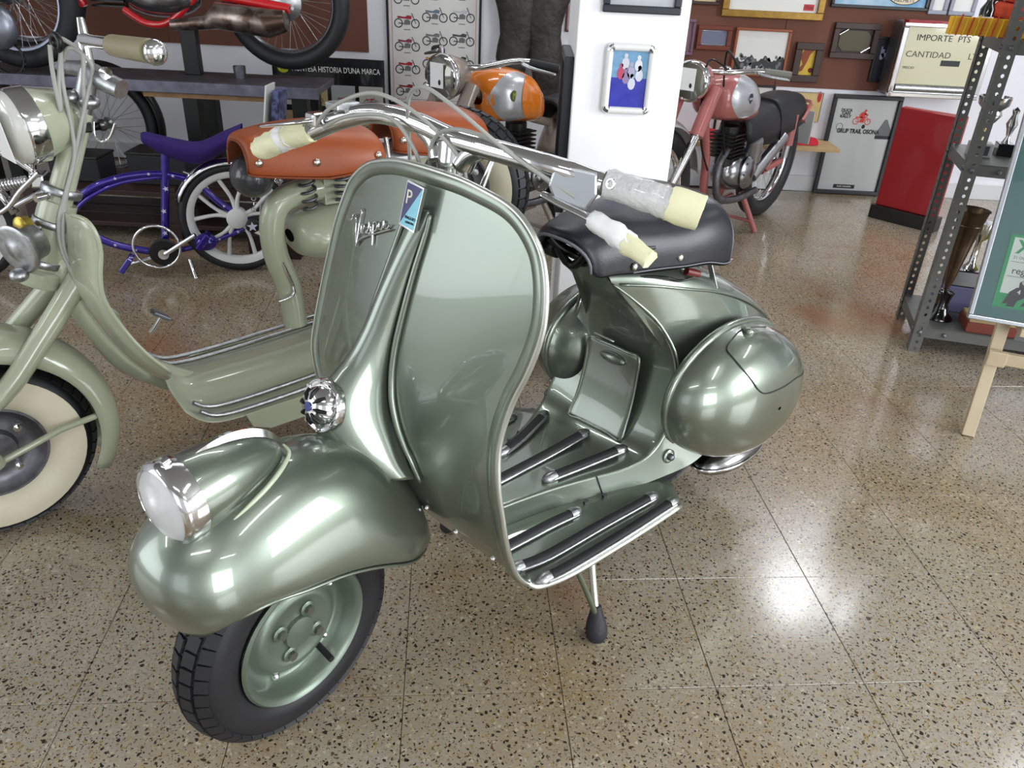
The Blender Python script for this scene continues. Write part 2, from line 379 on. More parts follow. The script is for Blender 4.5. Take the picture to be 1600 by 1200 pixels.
# rounded top corner path
top = cr([(shield(yL(.87), .87), yL(.87), .87), (.832, -.165, .9), (.833, -.11, .918), (.835, -.05, .926), (.835, .05, .927), (.834, .105, .922), (.832, .155, .913), (.832, .188, .899), (.8335, .216, .876)], 4)
lo = [(shield(yL(z), z), yL(z), z) for z in (.24, .285, .36, .42, .48, .54, .60, .67, .73, .79, .84)]
hi = [(shield(yR(z), z), yR(z), z) for z in (.85, .81, .76, .70, .64, .57, .50, .44, .38, .32, .285, .262, .245, .236)]
path = cr(lo + [tuple(p) for p in top[::4]] + hi, 5)
inn = []
for i, p in enumerate(path):
    c = np.array([p[0], yC(p[2]), min(p[2], .78)]); d = c - p; d /= np.linalg.norm(d); inn.append(p + d * .009 + np.array([.002, 0, 0]))
G().tube(inn, .0125, 12, flat=.55, up=(1, 0, 0)).obj('rolled_rim', PAINT, vs, smooth=180)
outp = []
for p in path:
    c = np.array([p[0], yC(p[2]), min(p[2], .78)]); d = p - c; d /= np.linalg.norm(d); outp.append(p + d * .002 + np.array([.002, 0, 0]))
G().tube(outp, .0048, 8).obj('edge_trim', BEAD, sh, smooth=180)
# --- centre rib running down into the horn casting
secs = [(.872, -.030, .008, .004), (.85, -.036, .008, .010), (.80, -.048, -.002, .020), (.74, -.066, -.011, .030), (.68, -.080, -.018, .040), (.635, -.094, -.020, .056), (.605, -.108, -.018, .078), (.575, -.120, -.012, .098), (.54, -.128, .0, .106), (.505, -.135, .02, .100), (.478, -.14, .036, .088), (.462, -.142, .048, .070)]
ss = cr([(a, b, c, d) for a, b, c, d in secs], 3)
A = []
for z, a, b, d in ss:
    row = []
    zz = z
    for t in np.linspace(-1, 1, 21):
        y = (a + b) / 2 + t * (b - a) / 2
        k = max(0, 1 - abs(t) ** 2.0) ** .72
        slope = .045 * max(0, (.56 - z) / .1)            # the lip sweeps down to the right
        row.append((shield(y, zz) + .0015 + d * k, y, zz - slope * (y + .1) / .15 * .6 + .0))
    A.append(row)
rib = G().grid(A).obj('horn_casting', PAINT, vs, smooth=180, solid=.003)
for side in (1, 0):
    pts = [(shield((b if side else a), z) + .004, (b + .006 if side else a - .006), z) for z, a, b, d in ss[1:]]
    if side: pts += [(shield(.060, .44) + .004, .060, .435), (shield(.085, .42) + .002, .085, .415)]
    G().tube(cr(pts[::3], 4), [.004, .006, .006, .0035], 8).obj('rib_bead', PAINT, vs, smooth=180)
# horn grille: chromed pierced dome
HC = np.array((1.012, -.068, .563)); HD = np.array((.93, .06, .30)); HD /= np.linalg.norm(HD); hu, hv, _ = basis(HD)
hg = G().lathe([(.046, -.012), (.046, -.002), (.043, .004), (.036, .004), (.033, .002)], HC, HD, 32, caps=False)
hg.lathe([(.034, .001), (.030, .013), (.022, .021), (.012, .025), (.0001, .026)], HC, HD, 32)
horn = hg.obj('horn_grille', CHROME, vs, smooth=50)
for k in range(8):
    g = G(); a = k * PI / 4
    p = [HC + (hu * math.cos(a) + hv * math.sin(a)) * r + HD * h for r, h in ((.012, .0262), (.022, .0225), (.031, .0135))]
    g.tube(p, [.0012, .0035, .0024], 6); g.obj('sound_slot', BLACKM, horn, smooth=60)
for k in range(8):
    g = G(); a = k * PI / 4 + .2; g.cyl(HC + (hu * math.cos(a) + hv * math.sin(a)) * .0395 + HD * .003, HC + (hu * math.cos(a) + hv * math.sin(a)) * .0395 + HD * .0075, .0034, n=8); g.obj('screw', CHROME, horn, smooth=40)
G().cyl(HC + HD * .024, HC + HD * .0275, .008).obj('hub_emblem', mat('blue_enamel', '26357A', .2, 0, 1), horn, smooth=40)
# maker's badge: dark and light blue halves with a P
BT = np.array((.8635, -.010, .876)); BX = np.array((0, 1., .0)); BY = np.array((-.22, .06, 1.)); BM = axes(BT, BX, BY)
def inM(M, p): return tuple(M @ Vector(p))
bw, bh = .0220, .032
def plate(name, poly, z, m, par, M, th=.0012):
    g = G(); n = len(poly); A_ = [inM(M, (x, y, z)) for x, y in poly]; B_ = [inM(M, (x, y, z - th)) for x, y in poly]
    g.add(A_ + B_, [tuple(range(n)), tuple(range(n, 2 * n))[::-1]] + [(i, (i + 1) % n, (i + 1) % n + n, i + n) for i in range(n)]); return g.obj(name, m, par)
sk = .004
badge = plate('badge', [(-bw, -bh), (bw * .7, -bh - sk), (bw * 1.05, bh), (-bw * .75, bh + sk)], .0052, CHROME, vs, BM, .006)
q = [(-bw * .90, -bh * .93), (bw * .62, -bh - sk * .3), (bw * .93, bh * .93), (-bw * .68, bh * 1.02)]
plate('dark_field', [q[0], q[2], q[3]], .0058, mat('dark_blue_enamel', '1E1B5E', .15, 0, 1), badge, BM)
plate('light_field', [q[0], q[1], q[2]], .0058, mat('light_blue_enamel', '7CC6DA', .15, 0, 1), badge, BM)
text('letter', 'P', .030, mat('cream_enamel', 'DCD6C0', .3), BM @ Matrix.Translation((-.0065, .0115, .0062)), badge, sx=.9)
text('lettering', 'PIAGGIO', .0062, PRINTB, BM @ Matrix.Translation((.003, -.0175, .0062)), badge)
text('lettering', 'GENOVA', .0048, PRINTB, BM @ Matrix.Translation((.003, -.0245, .0062)), badge)
# chromed script on the right-hand panel
def sp(y, z, out=.003): return np.array((shield(y, z) + out, y, z))
o0 = sp(-.172, .788); o1 = sp(-.085, .822); oy = sp(-.172, .848)
SM = axes(o0, o1 - o0, oy - o0)
S = [[(-.004, .030), (.004, .040), (.008, .030), (.006, .006), (.004, -.022), (.010, -.006), (.020, .026), (.026, .040), (.022, .048)],
     [(.016, .000), (.026, .006), (.030, .014), (.024, .016), (.022, .004), (.028, -.002), (.038, .006)],
     [(.036, -.002), (.044, .010), (.046, .018), (.048, .002), (.042, -.004), (.038, .000)],
     [(.056, .016), (.050, -.026), (.052, .004), (.060, .016), (.066, .010), (.062, .000), (.054, .000)],
     [(.080, .014), (.072, .014), (.070, .004), (.076, .000), (.082, .008), (.084, .014), (.083, .002), (.090, .000), (.098, .005)],
     [(.004, -.022), (.020, -.010), (.060, -.006), (.100, -.004)]]
g = G()
for st in S:
    P = cr([(a, b, 0) for a, b in st], 5); g.tube([inM(SM, (p[0] * 1.08, p[1] * .85, .0015)) for p in P], .0017, 6)
g.obj('script_lettering', CHROME, vs, smooth=60)
# bolt heads low on the shield
for y, z in ((.03, .345), (.09, .318), (.165, .295)):
    c = np.array((shield(y, z) , y, z)); d = np.array((.75, 0, -.6)); d /= np.linalg.norm(d)
    G().lathe([(.0055, -.002), (.0055, .002), (.003, .0045), (.0001, .005)], c, d, 10).obj('bolt', CHROME, vs, smooth=60)
# --- floor: raised centre and the sides of the body
RID = [(.815, .052, .281), (.72, .060, .281), (.60, .084, .280), (.50, .112, .278), (.430, .138, .281), (.378, .154, .300), (.342, .162, .345), (.320, .160, .41), (.308, .140, .490), (.335, .104, .565), (.385, .072, .620), (.440, .054, .664)]
CEN = [(.815, 0, .283), (.72, 0, .282), (.60, 0, .281), (.50, 0, .280), (.43, 0, .280), (.383, 0, .286), (.350, 0, .315), (.325, 0, .38), (.312, 0, .48), (.338, 0, .575), (.388, 0, .640), (.452, 0, .700)]
CRE = [(.440, .054, .664), (.36, .088, .652), (.27, .112, .630), (.17, .124, .601), (.06, .127, .556), (-.06, .122, .490), (-.16, .108, .415), (-.23, .092, .33), (-.25, .085, .25)]
BOT = [(.79, .066, .232), (.72, .072, .231), (.60, .098, .231), (.50, .130, .232), (.41, .162, .238), (.34, .185, .247), (.285, .192, .245), (.25, .196, .25), (.21, .198, .262), (.18, .20, .28), (.15, .20, .30), (.11, .20, .33), (.07, .20, .35), (.02, .20, .36), (-.04, .196, .36), (-.09, .185, .34), (-.14, .165, .32), (-.19, .14, .28), (-.22, .11, .235)]
TOP = [(.452, 0, .700), (.37, 0, .700), (.27, 0, .682), (.17, 0, .650), (.06, 0, .602), (-.06, 0, .533), (-.17, 0, .448), (-.255, 0, .345), (-.28, 0, .25)]
rid, cen, cre, bot, tp = cr(RID, 4), cr(CEN, 4), cr(CRE, 4), cr(BOT, 4), cr(TOP, 4)
def mir(p, s): return (p[0], p[1] * s, p[2])
g = G(); A = []
for r, c in zip(rid, cen):
    A.append([(c[0] + (r[0] - c[0]) * abs(t) ** 2, r[1] * t, c[2] + (r[2] - c[2]) * abs(t) ** 2) for t in np.linspace(-1, 1, 17)])
g.grid(A)
A = []
for r, c in zip(cre, tp):
    A.append([(c[0] + (r[0] - c[0]) * (1 - math.cos(t * PI / 2)), r[1] * math.sin(t * PI / 2), c[2] + (r[2] - c[2]) * (1 - math.cos(t * PI / 2))) for t in np.linspace(-1, 1, 13)])
g.grid(A)
# side walls
side = np.vstack([rid, cre[1:]]); n = len(side); ib = np.linspace(0, 1, n)
bb = np.array([[np.interp(t, np.linspace(0, 1, len(bot)), bot[:, k]) for k in range(3)] for t in ib])
for s in (1, -1):
    A = []
    for i, (a, b2) in enumerate(zip(side, bb)):
        row = []; hgt = a[2] - b2[2]; 
        for t in np.linspace(0, 1, 13):
            p = a + (b2 - a) * t
            dip = -.035 * hgt * math.sin(PI * t) * (1 if hgt > .12 else hgt / .12)
            p = p + np.array((0, dip, 0)); row.append(mir(p, s))
        A.append(row)
    g.grid(A)
body = g.obj('body_shell', PAINT, vs, smooth=180, merge=.0004, sub=1)
for s in (1, -1):
    G().tube([mir(p + np.array((0, .003, .001)), s) for p in rid[26:]], [.002, .0035, .0035, .0015], 6).obj('ridge_bead', PAINT, vs, smooth=180)
    G().tube([mir(p + np.array((0, .003, .001)), s) for p in cre[1:-6]], [.003, .003, .001], 6).obj('crease_bead', PAINT, vs, smooth=180)
    # joint between floor channel and rear body
    q = [mir((.500, .1135, .279), s), mir((.498, .121, .262), s), mir((.494, .130, .238), s)]
    G().tube(q, .0012, 6).obj('panel_seam', BLACKM, vs)
    c = np.array(mir((.335, .1735, .285), s)); d = np.array((.15, s, .1)); d /= np.linalg.norm(d)
    bl = G().lathe([(.016, -.004), (.016, .002), (.012, .004), (.0115, .003)], c, d, 20).obj('bolt_boss', PAINT, vs, smooth=50)
    G().lathe([(.008, .0), (.008, .010), (.005, .013), (.0001, .014)], c, d, 10).obj('bolt', STEEL, bl, smooth=50)
# access door on the front of the body
g = G(); A = []
dc = cr([(.366, 0, .294), (.348, 0, .332), (.334, 0, .382), (.327, 0, .432), (.326, 0, .478)], 4)
for i, p in enumerate(dc):
    wd = .074 * (1 - .0 * i)
    A.append([(p[0] + .008 + .004 * (t * t), t * (wd - .006 * (i / 16)), p[2] + .0) for t in np.linspace(-1, 1, 11)])
door = g.grid(A).obj('access_door', PAINT, vs, smooth=180, solid=.006, bevel=.002)
A = np.array(A); rimp = [tuple(A[i, 0]) for i in range(0, 17, 4)] + [tuple(A[-1, j]) for j in range(2, 10, 2)] + [tuple(A[i, -1]) for i in range(16, -1, -4)] + [tuple(A[0, j]) for j in range(8, 0, -2)]
G().tube(cr(rimp, 3, True), .0035, 6, closed=True).obj('rolled_edge', PAINT, door, smooth=180)
G().ell((.338, .0, .452), (.010, .034, .012)).obj('finger_grip', PAINT, door, smooth=180)
for z in (.352, .366): G().ell((.345 - (z - .352) * .3, 0, z), (.003, .003, .003), 8, 6).obj('rivet', CHROME, door, smooth=180)
G().tube([(.328, -.062, .486), (.336, -.02, .4895), (.337, .0, .490)], .0022, 8).obj('door_catch', CHROME, door, smooth=60)
# ribbed foot rails on the raised centre
def rail(pts, name='foot_rail', wdt=.010):
    P = cr(pts, 5); e = G().tube(P + np.array((0, 0, .007)), wdt, 10, flat=.75, up=(0, 0, 1)).obj(name, RUBBER, vs, smooth=60)
    s = 1 if np.mean(P[:, 1]) >= -.01 else -1
    G().tube(P + np.array((0, wdt * 1.05, .0055)), .0038, 8).obj('bright_strip', ALU, e, smooth=60)
    G().tube(P + np.array((0, -wdt * 1.05, .0045)), .0030, 8).obj('bright_strip', ALU, e, smooth=60)
    for a, b2 in ((P[0], P[1]), (P[-1], P[-2])):
        d = (a - b2) / np.linalg.norm(a - b2)
        G().lathe([(.0125, -.012), (.0135, 0), (.010, .011), (.003, .020), (.0001, .021)], a + np.array((0, 0, .004)), d, 10).obj('end_cap', ALU, e, smooth=70)
rail([(.583, .060, .281), (.50, .074, .281), (.405, .096, .288)])
rail([(.79, -.004, .283), (.66, -.003, .281), (.52, -.001, .281), (.416, .002, .287)])
rail([(.592, -.068, .281), (.52, -.082, .281), (.425, -.109, .286)])
# running boards with their rails
for s in (1, -1):
    g = G()
    inner = cr([(.788, .060), (.72, .070), (.60, .096), (.50, .128), (.42, .150), (.37, .165)], 5)
    outer = cr([(.792, .200), (.775, .222), (.72, .238), (.60, .247), (.50, .252), (.405, .255)], 5)
    A = []
    for i, (a, b2) in enumerate(zip(inner, outer)):
        k = i / 25
        A.append([(a[0] + (b2[0] - a[0]) * t, s * (a[1] + (b2[1] - a[1]) * t), .240 + (.233 - .240) * t + .002 * math.sin(PI * t)) for t in np.linspace(0, 1, 9)])
    p = A[-1]; A.append([(x - .022 - .010 * math.sin(PI * i / 8), y * (1 if s * y < .22 else .965), z) for i, (x, y, z) in enumerate(p)])
    wing = g.grid(A).obj('running_board', PAINT, vs, smooth=180, solid=.005)
    ed = cr([(.795, .206, .246), (.793, .214, .237), (.776, .226, .233), (.72, .240, .233), (.60, .249, .233), (.50, .254, .233), (.398, .257, .233)], 5)
    G().tube([mir(p, s) for p in ed], .0058, 8, flat=1.).obj('edge_trim', BEAD, wing, smooth=180)
    for pts in ([(.765, .220, .234), (.72, .228, .235), (.58, .237, .235), (.410, .243, .235)], [(.785, .170, .238), (.72, .184, .237), (.58, .193, .237), (.43, .205, .237)], [(.775, .118, .240), (.70, .124, .240), (.65, .128, .240), (.59, .136, .240)]):
        rail([mir(p, s) for p in pts])
    for y_, x_ in ((.127, .545), (.139, .50)):
        G().cyl((x_, s * y_, .238), (x_, s * y_, .247), .006, n=6).obj('bolt', STEEL, vs)
# --- side cowls
def cowl(s):
    C = np.array((.115, .165, .372)); R3 = np.array((.235, .128, .158))
    th = math.radians(14)
    def pt(a, b):        # a around, b 0 at body plane .. pi/2 at the bulge
        ca_, sa_ = math.cos(a), math.sin(a)
        k = math.cos(b) ** .80
        x = R3[0] * (1 + .10 * ca_ * (1 if ca_ > 0 else -.4)) * ca_ * k; z = R3[2] * sa_ * k; y = R3[1] * math.sin(b) ** .92
        if ca_ < 0: x *= .98
        xr, zr = x * math.cos(th) - z * math.sin(th), x * math.sin(th) + z * math.cos(th)
        return (C[0] + xr, s * (C[1] + y), C[2] + zr)
    A = [[pt(a, b) for a in np.linspace(0, 2 * PI, 40, endpoint=False)] for b in np.linspace(-1.1 if s < 0 else 0, PI / 2 - .01, 22)]
    o = G().grid(A, cv=True).obj('side_cowl', PAINT, vs, smooth=180, sub=1)
    rimp = [np.array(pt(a, .0)) for a in np.linspace(-.9, PI * 1.0, 30)]
    G().tube([p + np.array((0, s * .002, 0)) for p in rimp], [.004, .009, .009, .009, .004], 8).obj('cowl_flange', PAINT, o, smooth=180)
    # glove-box door seam on the rear half of the bulge
    if s > 0:
        q = [pt(a, b) for a, b in ((1.60, .26), (1.262, .174), (1.025, .232), (.868, .309), (.815, .463), (.762, .674), (.684, .963), (.631, 1.097), (.684, 1.232), (1.3, 1.33), (2.1, 1.19), (2.45, .98), (2.6, .6))]
        G().tube(cr([np.array(p) + np.array((0, .0005, 0)) for p in q], 6), .0016, 6).obj('door_seam', DARKG, o, smooth=60)
        G().tube(cr([np.array(pt(1.30, .12)), np.array(pt(1.25, .22)) + np.array((0, .008, 0)), np.array(pt(1.38, .32)) + np.array((0, .001, .0))], 5), [.003, .010, .003], 8).obj('door_catch', PAINT, o, smooth=180)
    else:
        G().bar((.02, s * .27, .30), (.02, s * .31, .285), .012, .003).obj('cowl_lever', STEEL, o)
    return o
cowl(1); cowl(-1)
# --- rear wheel, silencer
def wheel(par, name, c, R, r, rimR, fr=None, tread=48, rimmat=None, dish=.035, axis=(0, 1, 0), wwall=False):
    """scooter wheel; returns tyre object. built in frame fr then moved to par's frame"""
    rimmat = rimmat or PAINT
    fix = (lambda p: fr.to(p, V)) if fr is not None else (lambda p: p)
    c = np.array(c, float); g = G(); u, v, d = basis(axis)
    g.ring(c, R - r, r * .93, axis, 64, 16)
    ty = g.xf(fix).obj('tyre', TYRE, par, smooth=180)
    # tread: rows of blocks
    g = G(); n = tread
    for row, (off, lean) in enumerate(((-.62, .3), (-.22, 0), (.22, 0), (.62, -.3))):
        for k in range(n):
            a = (k + (.5 if row % 2 else 0)) * 2 * PI / n; ph = off * 1.25
            er = u * math.cos(a) + v * math.sin(a); et = -u * math.sin(a) + v * math.cos(a)
            nn = er * math.cos(ph) + d * math.sin(ph); bt = -er * math.sin(ph) + d * math.cos(ph)
            p = c + er * (R - r) + nn * r * .94
            L_ = 2 * PI * R / n * .82
            g.box(p, (L_, r * .40, r * .12), np.array([et, bt, nn]).T)
    g.xf(fix).obj('tread_block', TYRE, ty, smooth=None, bevel=0, kind='stuff')
    return ty
wheel(vs, 'w', (.075, 0, .2), .20, .048, .12)
g = G().lathe([(.125, -.03), (.118, -.02), (.10, -.01), (.05, -.008), (.03, -.02), (.0001, -.02)], (.045, .03, .2), (0, 1, 0), 32); g.obj('rear_rim', PAINT, vs, smooth=50)
g = G().ell((.035, .155, .165), (.135, .062, .040)); mf = g.obj('silencer', mat('polished_silencer_steel', '9A9A9A', .22, 1, noise=(20, '6A6764', .3)), vs, smooth=180)
G().ring((.035, .155, .166), 1, .02, (0, 0, 1), 40, 8).xf(lambda p: np.array((.035 + (p[0] - .035) * .137, .155 + (p[1] - .155) * .0635, p[2] * 1.0 if False else .166 + (p[2] - .166) * .22))).obj('seam_flange', CHROME, mf, smooth=180)
G().tube(cr([(-.09, .155, .165), (-.14, .16, .17), (-.19, .17, .18)], 4), .011, 10).obj('tail_pipe', STEEL, mf, smooth=60)
G().box((.05, .09, .215), (.2, .05, .03)).obj('engine_casing', BLACKM, vs, bevel=.008)
# --- centre stand
st = G().tube(cr([(.555, .150, .232), (.585, .19, .14), (.610, .232, .055)], 5), .0075, 10).obj('stand_leg', mat('worn_grey_stand', 'B5B5A8', .35, .7), vs, smooth=60)
G().tube([(.662, .178, .232), (.632, .212, .13), (.613, .233, .06)], .006, 8).obj('stand_brace', mat('worn_green_stand', '5E6450', .5, .4), vs, smooth=60)
G().tube(cr([(.605, .226, .072), (.610, .233, .050), (.617, .243, .022), (.622, .250, .004)], 4), [.011, .013, .019, .023, .021, .014], 12).obj('rubber_foot', mat('black_rubber_boot', '26242A', .6, bump=(90, .4, .004)), st, smooth=180)
st = G().tube(cr([(.555, -.150, .232), (.585, -.175, .14), (.61, -.205, .055)], 5), .0075, 10).obj('stand_leg', STEEL, vs, smooth=60)
G().tube(cr([(.61, -.203, .06), (.618, -.212, .02), (.622, -.216, .003)], 4), [.012, .018, .019, .013], 12).obj('rubber_foot', RUBBER, st, smooth=180)
G().tube([(.555, -.15, .222), (.545, 0, .215), (.555, .15, .222)], .009, 8).obj('stand_pivot', BLACKM, vs, smooth=60)
# --- saddle
bk = (.185, .20); A = []
def arch(x, hw, zt, zb, p=2.4, dy=0, n=17):
    row = []
    for t in np.linspace(0, PI, n):
        c_, s_ = math.cos(t), math.sin(t)
        row.append((x, dy + hw * math.copysign(abs(c_) ** (2 / p), c_), zb + (zt - zb) * abs(s_) ** (2 / p)))
    return row
secs = [(.552, .070, .768, .712), (.545, .080, .782, .702), (.50, .088, .792, .700), (.44, .098, .800, .694), (.37, .112, .797, .690), (.31, .128, .796, .686), (.25, .140, .806, .683), (.20, .145, .808, .670), (.172, .144, .798, .668), (.165, .138, .78, .670)]
ssd = cr(secs, 3)
A = [arch(x, hw, zt, zb, 2.3 + 1.2 * (i / len(ssd))) for i, (x, hw, zt, zb) in enumerate(ssd)]
# front edge of the cover sweeps down to pointed flaps
for i, row in enumerate(A):
    for j, p in enumerate(row):
        k = abs(p[1]) / .1; fwd = max(0, (p[0] - .40) / .15)
        A[i][j] = (p[0] - .055 * fwd * min(1.2, k) ** 2.2 + .0, p[1], p[2] - 0)
cov = G().grid(A).obj('saddle_cover', BLEATH, vs, smooth=180, solid=.004, sub=1)
G().prism([(y, z) for _, y, z in A[-1]], (-.004, 0, 0), (A[-1][0][0], 0, 0), (0, 1, 0), (0, 0, 1)).obj('saddle_back', BLEATH, vs, smooth=30)
G().tube([np.array(p) + np.array((.002, 0, 0)) for p in A[0]], .0032, 6).obj('piping', mat('grey_piping', '6A6A70', .5), cov, smooth=180)
G().tube([np.array(p) for p in A[-2]], .0026, 6).obj('piping', mat('grey_piping', '6A6A70', .5), cov, smooth=180)
G().tube(cr([(x, hw + .0015, zb + .008) for x, hw, zt, zb in secs[3:-1]], 3), .0012, 5).obj('stitching', mat('grey_thread', '77777C', .8), cov)
for x, y in ((.455, .0985), (.345, .1235)):
    G().lathe([(.0075, -.002), (.0075, .002), (.004, .0045), (.0001, .005)], (x - .02, y - .001, .712), (0, 1, 0), 14).obj('snap_stud', mat('nickel_stud', 'D8D4C8', .25, 1), cov, smooth=60)
sf = G().tube(cr([(.50, 0, .70), (.50, -.05, .745), (.42, -.09, .74), (.3, -.1, .735), (.2, -.08, .735), (.2, .08, .735), (.3, .1, .735), (.42, .09, .74), (.50, .05, .745)], 4, True), .008, 8, closed=True).obj('saddle_frame', BLACKM, vs, smooth=60)
def coil(a, b, R, r, turns, par, m, n=16):
    a = np.array(a, float); b = np.array(b, float); u, v, d = basis(b - a); L_ = np.linalg.norm(b - a)
    P = [a + d * L_ * t + (u * math.cos(2 * PI * turns * t) + v * math.sin(2 * PI * turns * t)) * R for t in np.linspace(0, 1, int(turns * n))]
    return G().tube(P, r, 6).obj('spring', m, par, smooth=180)
coil((.455, 0, .700), (.478, 0, .768), .018, .0052, 6, vs, BLACKM)
coil((.23, .085, .67), (.225, .085, .735), .017, .004, 5, vs, BLACKM); coil((.23, -.085, .67), (.225, -.085, .735), .017, .004, 5, vs, BLACKM)
G().tube(cr([(.46, .0, .705), (.50, -.03, .728), (.515, -.045, .748)], 4), .010, 8).obj('saddle_pivot', BLACKM, vs, smooth=60)
G().lathe([(.021, -.012), (.022, 0), (.021, .012)], (.47, .055, .722), (0, 1, 0), 20).obj('pivot_bush', BLACKM, vs, smooth=50)
G().lathe([(.021, -.012), (.022, 0), (.021, .012)], (.49, -.055, .722), (0, 1, 0), 20).obj('pivot_bush', BLACKM, vs, smooth=50)
# fuel tap linkage, rack and strap behind the saddle
rk = G().tube(cr([(.27, .06, .668), (.20, .09, .660), (.12, .10, .650), (.06, .075, .640), (.06, -.075, .640), (.12, -.10, .65), (.22, -.09, .66)], 5), .004, 8).obj('rear_rack', CHROME, vs, smooth=60)
for y in (-.05, 0., .05): G().tube([(.21, y, .662), (.075, y, .642)], .0032, 6).obj('rack_rod', CHROME, rk, smooth=60)
G().bar((.17, .098, .655), (.165, .118, .605), .012, .003, (1, 0, 0)).obj('rack_bracket', ALU, rk, bevel=.001)
G().tube([(.26, .10, .662), (.23, .11, .652)], .008, 8).obj('red_tap_grip', mat('oxblood_grip', '6A2420', .4), vs, smooth=60)
G().tube(cr([(.40, .06, .672), (.34, .095, .668), (.29, .108, .652), (.25, .112, .650)], 5), .0025, 6).obj('cable', BLACKM, vs, smooth=60)
# --- front wheel (steered)
wheel(vs, 'front', (0, 0, .2), .205, .052, .122, FW, 46)
def fl(prof, c, n=40): return G().lathe(prof, c, (0, 1, 0), n, caps=False).xf(wv)
rimf = fl([(.1235, .040), (.1265, .046), (.1225, .0505), (.116, .047), (.111, .040), (.106, .022), (.101, .010), (.094, .006), (.088, .008), (.080, .020), (.070, .026), (.062, .026), (.058, .024), (.030, .024), (.028, .031), (.016, .033), (.0001, .034)], (0, 0, .2), 56).obj('wheel_rim', RIMP, vs, smooth=50)
for k in range(4):
    a = .55 + k * PI / 2; r = .042; p = (r * math.cos(a), .0, .2 + r * math.sin(a))
    pl = G().lathe([(.013, .022), (.014, .028), (.011, .030)], (p[0], 0, p[2]), (0, 1, 0), 16).xf(wv).obj('stud_washer', RIMP, rimf, smooth=50)
    G().lathe([(.009, .028), (.009, .037), (.0001, .037)], (p[0], 0, p[2]), (0, 1, 0), 6).xf(wv).obj('wheel_nut', mat('grey_green_nut', '7C8078', .3, .8), rimf)
for k in range(5):
    a = .2 + k * 2 * PI / 5; r = .092
    G().lathe([(.0065, .006), (.0065, .014), (.003, .017), (.0001, .018)], (r * math.cos(a), 0, .2 + r * math.sin(a)), (0, 1, 0), 10).xf(wv).obj('rim_bolt', CHROME, rimf, smooth=50)
G().tube([(-.045, .012, .122), (-.040, .055, .118)], .006, 8).xf(wv).obj('tyre_valve', RUBBER, rimf, smooth=60)
G().tube([(0, .0, .2), (0, -.07, .2)], .02, 12).xf(wv).obj('axle', BLACKM, vs, smooth=60)
G().tube(cr([(0, -.075, .2), (-.06, -.08, .27), (-.11, -.07, .42), (-.15, -.02, .50), (-.20, 0, .56), (-.25, 0, .62)], 5), .018, 12).xf(wv).obj('fork_tube', DARKG, vs, smooth=60)
# --- front fender
CRN = [(.182, .335), (.207, .372), (.222, .425), (.213, .470), (.180, .505), (.13, .528), (.06, .541), (-.01, .544), (-.08, .532), (-.145, .503), (-.20, .458), (-.243, .400), (-.268, .340), (-.278, .285)]
EDG = [(.170, .365, .062), (.140, .383, .094), (.104, .392, .111), (.074, .388, .117), (.042, .379, .120), (.008, .370, .121), (-.03, .358, .121), (-.066, .343, .121), (-.100, .326, .121), (-.132, .308, .121), (-.160, .291, .120), (-.185, .279, .118), (-.206, .274, .114), (-.228, .274, .106)]
c2_, e2_ = cr(CRN, 3), cr(EDG, 3); A = []
for (cx_, cz_), (ex, ez, ey) in zip(c2_, e2_):
    row = []
    for t in np.linspace(-1, 1, 25):
        s_ = math.sin(t * PI / 2); k = math.cos(t * PI / 2)
        kk = k ** .82; yy = ey * math.copysign(abs(s_) ** .92, s_)
        row.append((ex + (cx_ - ex) * kk, yy, ez + (cz_ - ez) * kk))
    A.append(row)
fend = G().grid(A).xf(wv).obj('front_fender', PAINT, vs, smooth=180, solid=.004, sub=1)
bord = [A[0][j] for j in range(0, 25, 2)][::-1] 
G().tube(cr([A[i][-1] for i in range(len(A) - 1, -1, -3)], 3), .0028, 6).xf(wv).obj('rolled_edge', PAINT, fend, smooth=180)
# --- headlamp on the fender
hl = []
for x, r, cz_ in cr([(.140, .0575, .549), (.125, .0575, .549), (.09, .0545, .550), (.05, .047, .550), (.015, .036, .549), (-.012, .020, .547), (-.022, .005, .545)], 4):
    hl.append([(x, r * math.cos(a) * .98, cz_ + r * math.sin(a) * (1 if math.sin(a) > 0 else 1.25)) for a in np.linspace(0, 2 * PI, 28, endpoint=False)])
hood = G().grid(hl, cv=True).xf(wv).obj('headlamp_hood', PAINT, vs, smooth=180)
hr = G().lathe([(.0575, -.020), (.0615, -.018), (.0625, -.010), (.0625, .004), (.0605, .012), (.055, .016), (.0535, .012)], (.156, 0, .5485), (1, 0, .0), 48, caps=False).xf(wv).obj('headlamp_ring', CHROME, vs, smooth=50)
G().lathe([(.0535, .012), (.045, .019), (.03, .0235), (.015, .0255), (.0001, .026)], (.156, 0, .5485), (1, 0, 0), 40, caps=False).xf(wv).obj('headlamp_lens', mat('fluted_lamp_glass', 'F4F4F4', .14, 0, trans=.45, ior=1.25, bump=(60, .3, .002)), hr, smooth=180)
G().lathe([(.0535, .010), (.045, -.012), (.028, -.028), (.010, -.034), (.0001, -.034)], (.156, 0, .5485), (1, 0, 0), 32, caps=False).xf(wv).obj('reflector', mat('silvered_reflector', 'E6E6E6', .3, .85), hr, smooth=180)
G().ell((.145, 0, .5485), (.012, .009, .009)).xf(wv).obj('bulb', mat('bulb_glass', 'E8E8E8', .1, 0, trans=.5), hr, smooth=180)
G().tube([(.160, .004, .614), (.150, .004, .616)], .006, 8).xf(wv).obj('ring_screw', CHROME, hr, smooth=60)
fin = G(); top_ = cr([(.118, .603), (.10, .609), (.06, .612), (.02, .602), (-.01, .582), (-.03, .556)], 5); base_ = cr([(.118, .600), (.10, .603), (.06, .600), (.02, .588), (-.01, .570), (-.028, .550)], 5)
